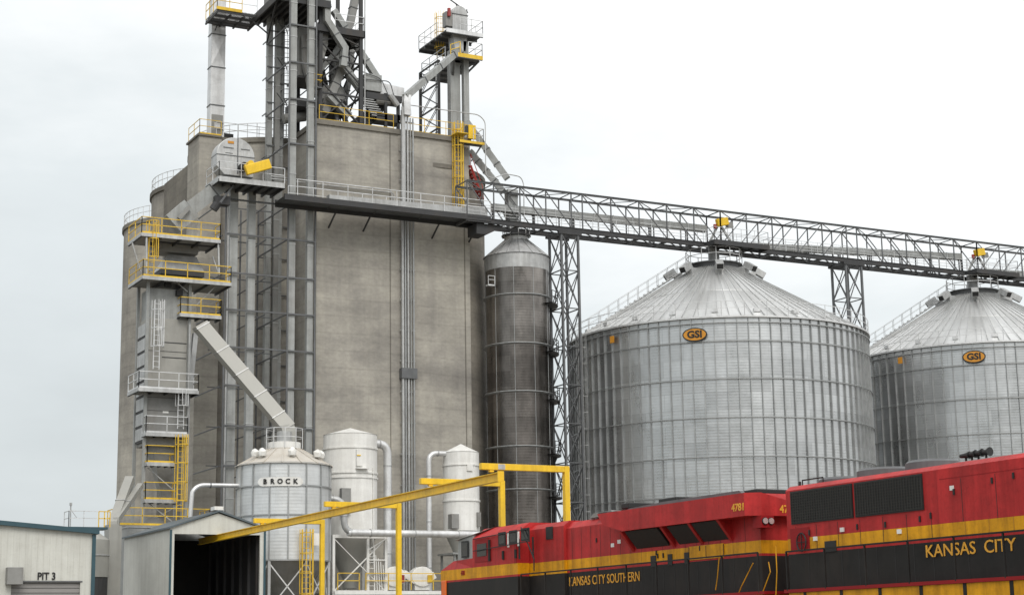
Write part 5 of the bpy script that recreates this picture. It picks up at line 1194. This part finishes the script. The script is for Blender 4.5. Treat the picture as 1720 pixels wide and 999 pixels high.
# vents in the stripe
for (px, w_) in ((1098, 14), (1126, 12), (1154, 12)):
    a, b = P(px-w_/3, 932, X=HX0), P(px+w_/3, 946, X=HX0); MB().box(HX0-.02, HX0, b.y, a.y, zR0-.05, 4.22).build('stripe_vent', 'blk', l1)
q = P(1187, 930, X=HX0); mb = MB(); mb.box(HX0-.02, HX0, q.y-.9, q.y+.9, zS0-.02, zS1+.02); mb.build('stripe_door', 'ty', l1)
mb = MB()
for dy in (-.9, .0, .9): mb.box(HX0-.026, HX0-.02, q.y+dy-.012, q.y+dy+.012, zS0, zS1)
mb.build('stripe_door_gaps', 'blk', l1)
mb = MB()
for (px, py) in ((1029, 915), (1040, 909), (1082, 912), (1180, 929)):
    a = P(px, py, X=HX0); mb.box(HX0-.008, HX0, a.y-.1, a.y+.1, a.z-.06, a.z+.06)
mb.split('white_decal', 'white', l1)
# radiator wing
zw0, zw1 = 5.02, 5.66
wing = [(39.8, zw0), (46.4, zw0), (47.6, zw0+.28), (47.9, zw1), (39.8, zw1)]
mb = MB(); mb.prism(wing, 'x', XS0, XS1); mb.build('radiator_wing', 'red', l1)
# wing end, chamfered in plan and sloping down
MB().add([(XS0, 39.8, zw0), (XS1, 39.8, zw0), (30.9, 39.55, zw0), (29.75, 39.55, zw0), (28.6, 39.55, zw0), (XS0, 39.8, zw1), (XS1, 39.8, zw1), (30.9, 39.55, zw1), (29.75, 39.55, zw1-.26), (28.6, 39.55, zw1)], [(0, 1, 2, 3, 4), (0, 4, 9, 5), (4, 3, 8, 9), (3, 2, 7, 8), (2, 1, 6, 7), (1, 0, 5, 6), (5, 9, 8), (5, 8, 6), (6, 8, 7)]).build('wing_end', 'red', l1)
# slanted undersides with screens
for (px0, px1) in ((1056, 1110), (1127, 1163), (1168, 1210)):
    a, b = P(px0, 890, X=HX0-.3), P(px1, 890, X=HX0-.3)
    y1_, y0_ = a.y, b.y
    MB().add([(XS0+.1, y1_, zw0-.02), (XS0+.1, y0_, zw0-.02), (HX0-.02, y0_, 4.48), (HX0-.02, y1_, 4.48), (XS0+.16, y1_, zw0+.02), (XS0+.16, y0_, zw0+.02), (HX0+.03, y0_, 4.52), (HX0+.03, y1_, 4.52)], [(0, 1, 2, 3), (4, 7, 6, 5), (0, 4, 5, 1), (1, 5, 6, 2), (2, 6, 7, 3), (3, 7, 4, 0)]).build('radiator_screen', 'scr' if 'scr' in M else 'blk', l1)
mb = MB()
for px in (1050, 1118, 1165, 1214):
    y = P(px, 890, X=HX0-.3).y
    mb.add([(XS0+.05, y-.06, zw0), (XS0+.05, y+.06, zw0), (HX0, y-.06, zw0), (HX0, y+.06, zw0), (HX0, y-.06, 4.4), (HX0, y+.06, 4.4)], [(0, 2, 4), (1, 5, 3), (0, 4, 5, 1), (0, 1, 3, 2), (2, 3, 5, 4)])
mb.split('bracket', 'red', l1)
text('4781', 'road_number', 'gold', l1, (XS0-.006, 40.1, 5.27), (0, -1, 0), _z, .29, .006, sx=1.1, bold=.006)
text('4781', 'rear_number', 'gold', l1, (29.5, 39.544, 5.2), (1, 0, 0), _z, .3, .006, sx=.95, bold=.006)
# rear lamps
lb_ = MB().box(28.5, 28.93, 39.45, 39.86, 4.68, 5.015).build('headlight_box', 'dred', l1)
for x in (28.615, 28.815): 
    MB().tube([(x, 39.45, 4.86), (x, 39.40, 4.86)], .085, 16).build('headlight', 'lens', lb_); MB().tube([(x, 39.455, 4.86), (x, 39.42, 4.86)], .1, 16).build('headlight_rim', 'blk', lb_)
# cab
CY0, CY1 = 50.9, 57.0
prof = [(XS0, zS1+.001), (XS1, zS1+.001), (XS1, 5.25), (XS1-.55, 5.72), (XS0+.55, 5.72), (XS0, 5.25)]
MB().box(XS0+.45, XS1-.45, CY0-.0, 53.4, 2.93, zR0).build('cab_lower', 'tb', l1)
MB().box(XS0+.45, XS1-.45, CY0, 53.4, zR0+.001, zS1).build('cab_stripe', 'ty', l1)
MB().prism([(XS0+.45, zS1+.001), (XS1-.45, zS1+.001), (XS1-.45, 5.5), (XS1-.7, 5.68), (XS0+.7, 5.68), (XS0+.45, 5.5)], 'y', CY0+.001, 53.4).build('electrical_cabinet', 'red', l1)
MB().box(XS0, XS1, 53.401, 59.6, 2.93, zR0).build('nose_lower', 'tb', l1)
MB().box(XS0, XS1, 53.401, 59.6, zR0+.001, zS0).build('nose_pinstripe', 'red', l1)
MB().box(XS0, XS1, 53.401, 59.62, zS0+.001, zS1+.02).build('nose_stripe', 'ty', l1)
cb = MB().prism([(XS0, zS1+.021), (XS1, zS1+.021), (XS1, 5.42), (XS1-.5, 5.78), (XS0+.5, 5.78), (XS0, 5.42)], 'y', 53.402, 56.9).build('cab', 'red', l1)
MB().add([(XS0, 56.901, zS1+.021), (XS1, 56.901, zS1+.021), (XS1, 59.6, zS1+.021), (XS0, 59.6, zS1+.021), (XS0, 56.901, 4.72), (XS1, 56.901, 4.72), (XS1-.2, 58.7, 4.7), (XS0+.1, 58.7, 4.7)], [(0, 3, 2, 1), (4, 5, 6, 7), (0, 4, 7, 3), (3, 7, 6, 2), (2, 6, 5, 1), (1, 5, 4, 0)]).build('nose', 'red', l1)
MB().add([(XS0+.04, 56.901, 4.721), (XS1-.04, 56.901, 4.721), (XS1-.3, 58.4, 4.71), (XS0+.12, 58.4, 4.71), (XS0+.04, 56.901, 5.56), (XS1-.04, 56.901, 5.56), (XS1-.4, 58.35, 5.44), (XS0+.14, 58.35, 5.44)], [(0, 3, 2, 1), (4, 5, 6, 7), (0, 4, 7, 3), (3, 7, 6, 2), (2, 6, 5, 1), (1, 5, 4, 0)]).build('windshield_housing', 'grey', l1)
MB().add([(XS0+.0, 56.901, 5.565), (XS1, 56.901, 5.565), (XS1-.35, 58.5, 5.45), (XS0+.06, 58.5, 5.45), (XS0+.5, 56.0, 5.82), (XS1-.5, 56.0, 5.80)], [(0, 1, 2, 3), (0, 3, 4), (1, 5, 2), (3, 2, 5, 4), (0, 4, 5, 1)]).build('sloped_roof_front', 'grey', l1)
def win(px0, px1, py0, py1, x=XS0, name='window', m='glass', fr_='blk', parent=None):
    a, b = P(px0, (py0+py1)/2, X=x), P(px1, (py0+py1)/2, X=x); zt_, zb_ = P((px0+px1)/2, py0, X=x).z, P((px0+px1)/2, py1, X=x).z
    o = MB().box(x-.03, x-.004, b.y, a.y, zb_, zt_).build(name, fr_, parent or l1); MB().box(x-.034, x-.03, b.y+.06, a.y-.06, zb_+.06, zt_-.06).build('pane', m, o); return o
win(776, 787, 908, 936, XS0+.04); win(838, 850, 893, 915); win(856, 869, 890, 912); win(876, 890, 886, 908)
win(918, 929, 884, 905, XS0+.45, 'cabinet_opening', 'blk')
a, b = P(798, 900, X=XS0), P(821, 900, X=XS0); MB().box(XS0-.02, XS0-.004, b.y, a.y, 4.55, 5.38).build('side_door', 'dred', l1)
mb = MB(); MB().box(XS0-.035, XS0-.021, b.y+.15, a.y-.2, 4.75, 5.2).build('door_window', 'glass', l1)
mb = MB()
for (px, py) in ((822, 918), (845, 922), (866, 918)): q = P(px, py, X=XS0); mb.box(XS0-.05, XS0-.004, q.y-.1, q.y+.02, 4.55, 5.3 if px == 822 else 4.85)
mb.split('window_shade', 'tb', l1)
mb = MB()
for px in (855, 872): q = P(px, 900, X=XS0); mb.box(XS0-.06, XS0-.004, q.y-.03, q.y+.03, 4.95, 5.45)
mb.split('window_post', 'white', l1)
mb = MB(); mb.bar(P(795, 905, X=XS0-.1), P(885, 888, X=XS0-.1), .03); mb.bar(P(795, 925, X=XS0-.1), P(890, 908, X=XS0-.1), .03); mb.bar(P(875, 885, X=XS0-.1), P(897, 938, X=XS0-.1), .03); mb.bar(P(897, 938, X=XS0-.1), P(897, 958, X=XS0-.1), .03); mb.split('grab_iron', 'blk', l1)
mb = MB()
for px, py0, py1 in ((872, 885, 938), (895, 920, 948)): q = P(px, 900, X=XS0-.01); mb.box(XS0-.02, XS0-.004, q.y-.05, q.y+.05, 4.5, 5.2)
mb.split('grime_strip', 'tb', l1)
MB().box(XS0-.02, XS0-.004, 53.45, 53.62, zS1+.03, 5.3).build('cab_corner_post', 'dred', l1)
q = P(778, 962, X=XS0); text('4781', 'nose_number', 'dred', l1, (XS0-.008, q.y, q.z), (0, -1, 0), _z, .24, .005, sx=.75, bold=.006)
q = P(747, 987, X=XS0); mb = MB(); mb.box(XS0-.06, XS0-.002, q.y-.2, q.y+.2, q.z-.3, q.z+.28); mb.build('marker_lamp', 'orange', l1, bevel=.12)
text('KANSAS CITY SOUTHERN', 'company_lettering', 'gold', l1, (HX0-.012, (51.06+46.0)/2, 3.62), (0, -1, 0), _z, .42, .006, sx=.92, bold=.002)
bpy.context.view_layer.update()
handrail(l1, XS0+.02, 39.3, 53.2)
mb = MB()
for (pts) in (((1208, 935), (1205, 970), (1202, 990)), ((1265, 945), (1245, 985), (1235, 1010)), ((1291, 943), (1294, 960), (1275, 1010)), ((1303, 917), (1305, 960), (1303, 1005))):
    mb.tube([P(x, y, X=XS0+.1) for x, y in pts], .015, 6)
mb.split('yellow_grab_iron', 'ty', l1)
# roof clutter
rc_ = MB().prism([(40.4, 5.66), (46.9, 5.66), (46.6, 5.75), (44.6, 5.80), (40.6, 5.80)], 'x', 28.6, 30.9).build('radiator_top', 'steel', l1)
for (px0, px1, h_) in ((1004, 1018, .12), (1018, 1034, .1), (1043, 1056, .14), (1106, 1136, .1), (1165, 1185, .08), (1240, 1272, .1)):
    a, b = P(px0, 850, X=28.75), P(px1, 850, X=28.75); zb_ = 5.62 if px0 < 1040 else (5.78 if px0 < 1150 else 5.66); MB().box(28.75, 30.3, b.y, a.y, zb_, zb_+h_+.04).build('roof_equipment', 'blk', l1, bevel=.03)
MB().cyl(29.75, 48.6, .5, 5.62, 5.86, 16).build('exhaust_stack', 'tb', l1)
MB().prism([(48.0, 5.66), (49.6, 5.66), (49.3, 5.8), (48.2, 5.82)], 'x', 28.9, 30.6).build('roof_hatch', 'greyd', l1)

# ---- locomotive two
l2 = thing('locomotive', 'second locomotive, larger in view, with two big dark radiator grilles and roof horns', 'locomotive', (29.75, 27, 1.05), 'red diesel locomotives')
X2, X3 = 28.5, 31.0
loco_common(l2, 16.5, 38.9-.6, XS0, XS1)
zR0, zS0, zS1 = 3.87, 3.96, 4.28
YR = 38.28
def body2(y0, y1, nm=''):
    MB().box(X2, X3, y0, y1, 2.93, zR0).build('hood_lower', 'tb', l2)
    MB().box(X2, X3, y0, y1, zR0+.001, zS0).build('pinstripe', 'red', l2)
    MB().box(X2, X3, y0, y1, zS0+.001, zS1).build('stripe', 'ty', l2)
    MB().prism([(X2, zS1+.001), (X3, zS1+.001), (X3, 5.58), (X3-.16, 5.70), (X2+.16, 5.70), (X2, 5.58)], 'y', y0, y1).build('hood_upper', 'red', l2)
body2(32.2, YR); 
X2 -= .03; X3 += .03; body2(20.5, 32.19); X2 += .03; X3 -= .03
MB().box(28.3, 31.2, 16.8, 20.49, 2.93, 5.75).build('cab', 'red', l2)
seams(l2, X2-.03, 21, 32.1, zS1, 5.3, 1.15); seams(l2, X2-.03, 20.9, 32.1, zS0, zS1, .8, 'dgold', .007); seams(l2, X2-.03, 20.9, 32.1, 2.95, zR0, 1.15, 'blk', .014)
seams(l2, X2, 32.5, 38, zS1, 4.6, .9); seams(l2, X2, 32.5, 38, zS0, zS1, .9, 'blk', .008); seams(l2, X2, 32.5, 38, 2.95, zR0, .7, 'blk', .014)
MB().box(X2-.034, X2-.0301, 20.6, 32.1, 5.33, 5.345).build('hood_crease', 'dred', l2)
M['scr'] = mat('radiator_mesh', (.035, .034, .03), .7, .2, .25, 6)
for (y0_, y1_) in ((35.42, 38.05), (32.72, 35.33)):
    o = MB().box(X2-.03, X2-.002, y0_, y1_, 4.66, 5.54).build('radiator_grille', 'blk', l2)
    mb = MB(); n = 26
    for i in range(n): y = y0_+.04+(y1_-y0_-.08)*i/(n-1); mb.box(X2-.045, X2-.03, y-.012, y+.012, 4.69, 5.51)
    for i in range(12): z = 4.71+.79*i/11; mb.box(X2-.05, X2-.045, y0_+.03, y1_-.03, z-.008, z+.008)
    mb.build('grille_bars', 'scr', o)
latches(l2, X2-.03, [(31.6, 5.0), (30.3, 5.15), (29.6, 5.2), (28.7, 5.2)]); latches(l2, X2, [(37.3, 4.4), (35.3, 4.42), (34.2, 4.4), (32.9, 4.45), (32.5, 4.5)])
mb = MB()
for (px, py) in ((1414, 889), (1510, 892), (1599, 819), (1369, 904)):
    a = P(px, py, X=X2-.03); mb.box(X2-.042, X2-.003, a.y-.07, a.y+.07, a.z-.055, a.z+.055)
mb.split('white_decal', 'white', l2)
a, b = P(1386, 915, X=X2), P(1405, 915, X=X2); MB().box(X2-.02, X2-.001, b.y, a.y, zR0-.02, 4.13).build('stripe_vent', 'blk', l2)
o = MB().box(X2-.012, X2-.001, P(1360, 900, X=X2).y, P(1328, 900, X=X2).y, zS0+.02, 4.55).build('brake_cabinet', 'dred', l2)
mb = MB(); q = P(1347, 910, X=X2-.03); ns = 20
mb.tube([(X2-.05, q.y+.2*math.cos(2*math.pi*i/ns), q.z+.24*math.sin(2*math.pi*i/ns)) for i in range(ns+1)], .018, 6, False); mb.bar((X2-.05, q.y-.2, q.z), (X2-.05, q.y+.2, q.z), .02); mb.bar((X2-.05, q.y, q.z-.24), (X2-.05, q.y, q.z+.24), .02); mb.build('hand_brake_wheel', 'blk', l2)
text('KANSAS  CITY  SOUTHERN', 'company_lettering', 'gold', l2, (X2-.042, P(1554, 928, X=X2-.04).y, 3.64), (0, -1, 0), _z, .42, .006, 'LEFT', sx=1.14, bold=.002)
handrail(l2, XS0+.02, 20, 38.0, zt=3.93)
for (px0, px1, zt_) in ((1385, 1445, 5.93), (1452, 1528, 6.0), (1532, 1605, 6.03)):
    a, b = P(px0, 790, X=29.75), P(px1, 790, X=29.75); rr = (a.y-b.y)/2*.86; yc = (a.y+b.y)/2
    o = MB().lathe(29.75, yc, [(rr, 5.70), (rr, zt_-.1), (rr*.9, zt_-.04), (.02, zt_)], 28).build('radiator_fan', 'steel', l2)
    MB().lathe(29.75, yc, [(rr+.02, 5.72), (rr+.02, 5.76), (rr, 5.76)], 28).build('fan_ring', 'steel', o)
hz = P(1645, 765, X=29.6); ho = MB().box(29.3, 29.9, hz.y-.5, hz.y+.5, 5.70, 5.78).build('horn_base', 'tb', l2)
for (px, py, rr) in ((1627, 764, .09), (1637, 762, .10), (1648, 760, .10), (1661, 758, .11)):
    q = P(px, py, X=29.5); q.z = max(q.z, 5.9); MB().tube([q+V((0, .28, 0)), q+V((0, .06, 0)), q+V((0, -.04, 0))], [.05, .07, rr], 14).build('horn_bell', 'blk', ho); MB().bar(q+V((0, .1, 0)), (29.5, q.y+.1, 5.75), .04).build('horn_bracket', 'tb', ho)
mb = MB(); q = P(1342, 808, X=28.9); mb.tube([(28.8, 37.9, 5.7), (28.8, 37.9, 5.85), (28.8, 37.0, 5.85), (28.8, 37.0, 5.7)], .02, 6); mb.build('roof_grab_iron', 'tb', l2)
MB().cyl(28.9, 38.15, .04, 5.7, 5.84, 8).build('roof_bolt', 'blk', l2)
MB().prism([(20.6, 5.70), (31.9, 5.70), (31.9, 5.73), (20.6, 5.73)], 'x', 28.8, 30.7).build('roof_walk', 'galv', l2)
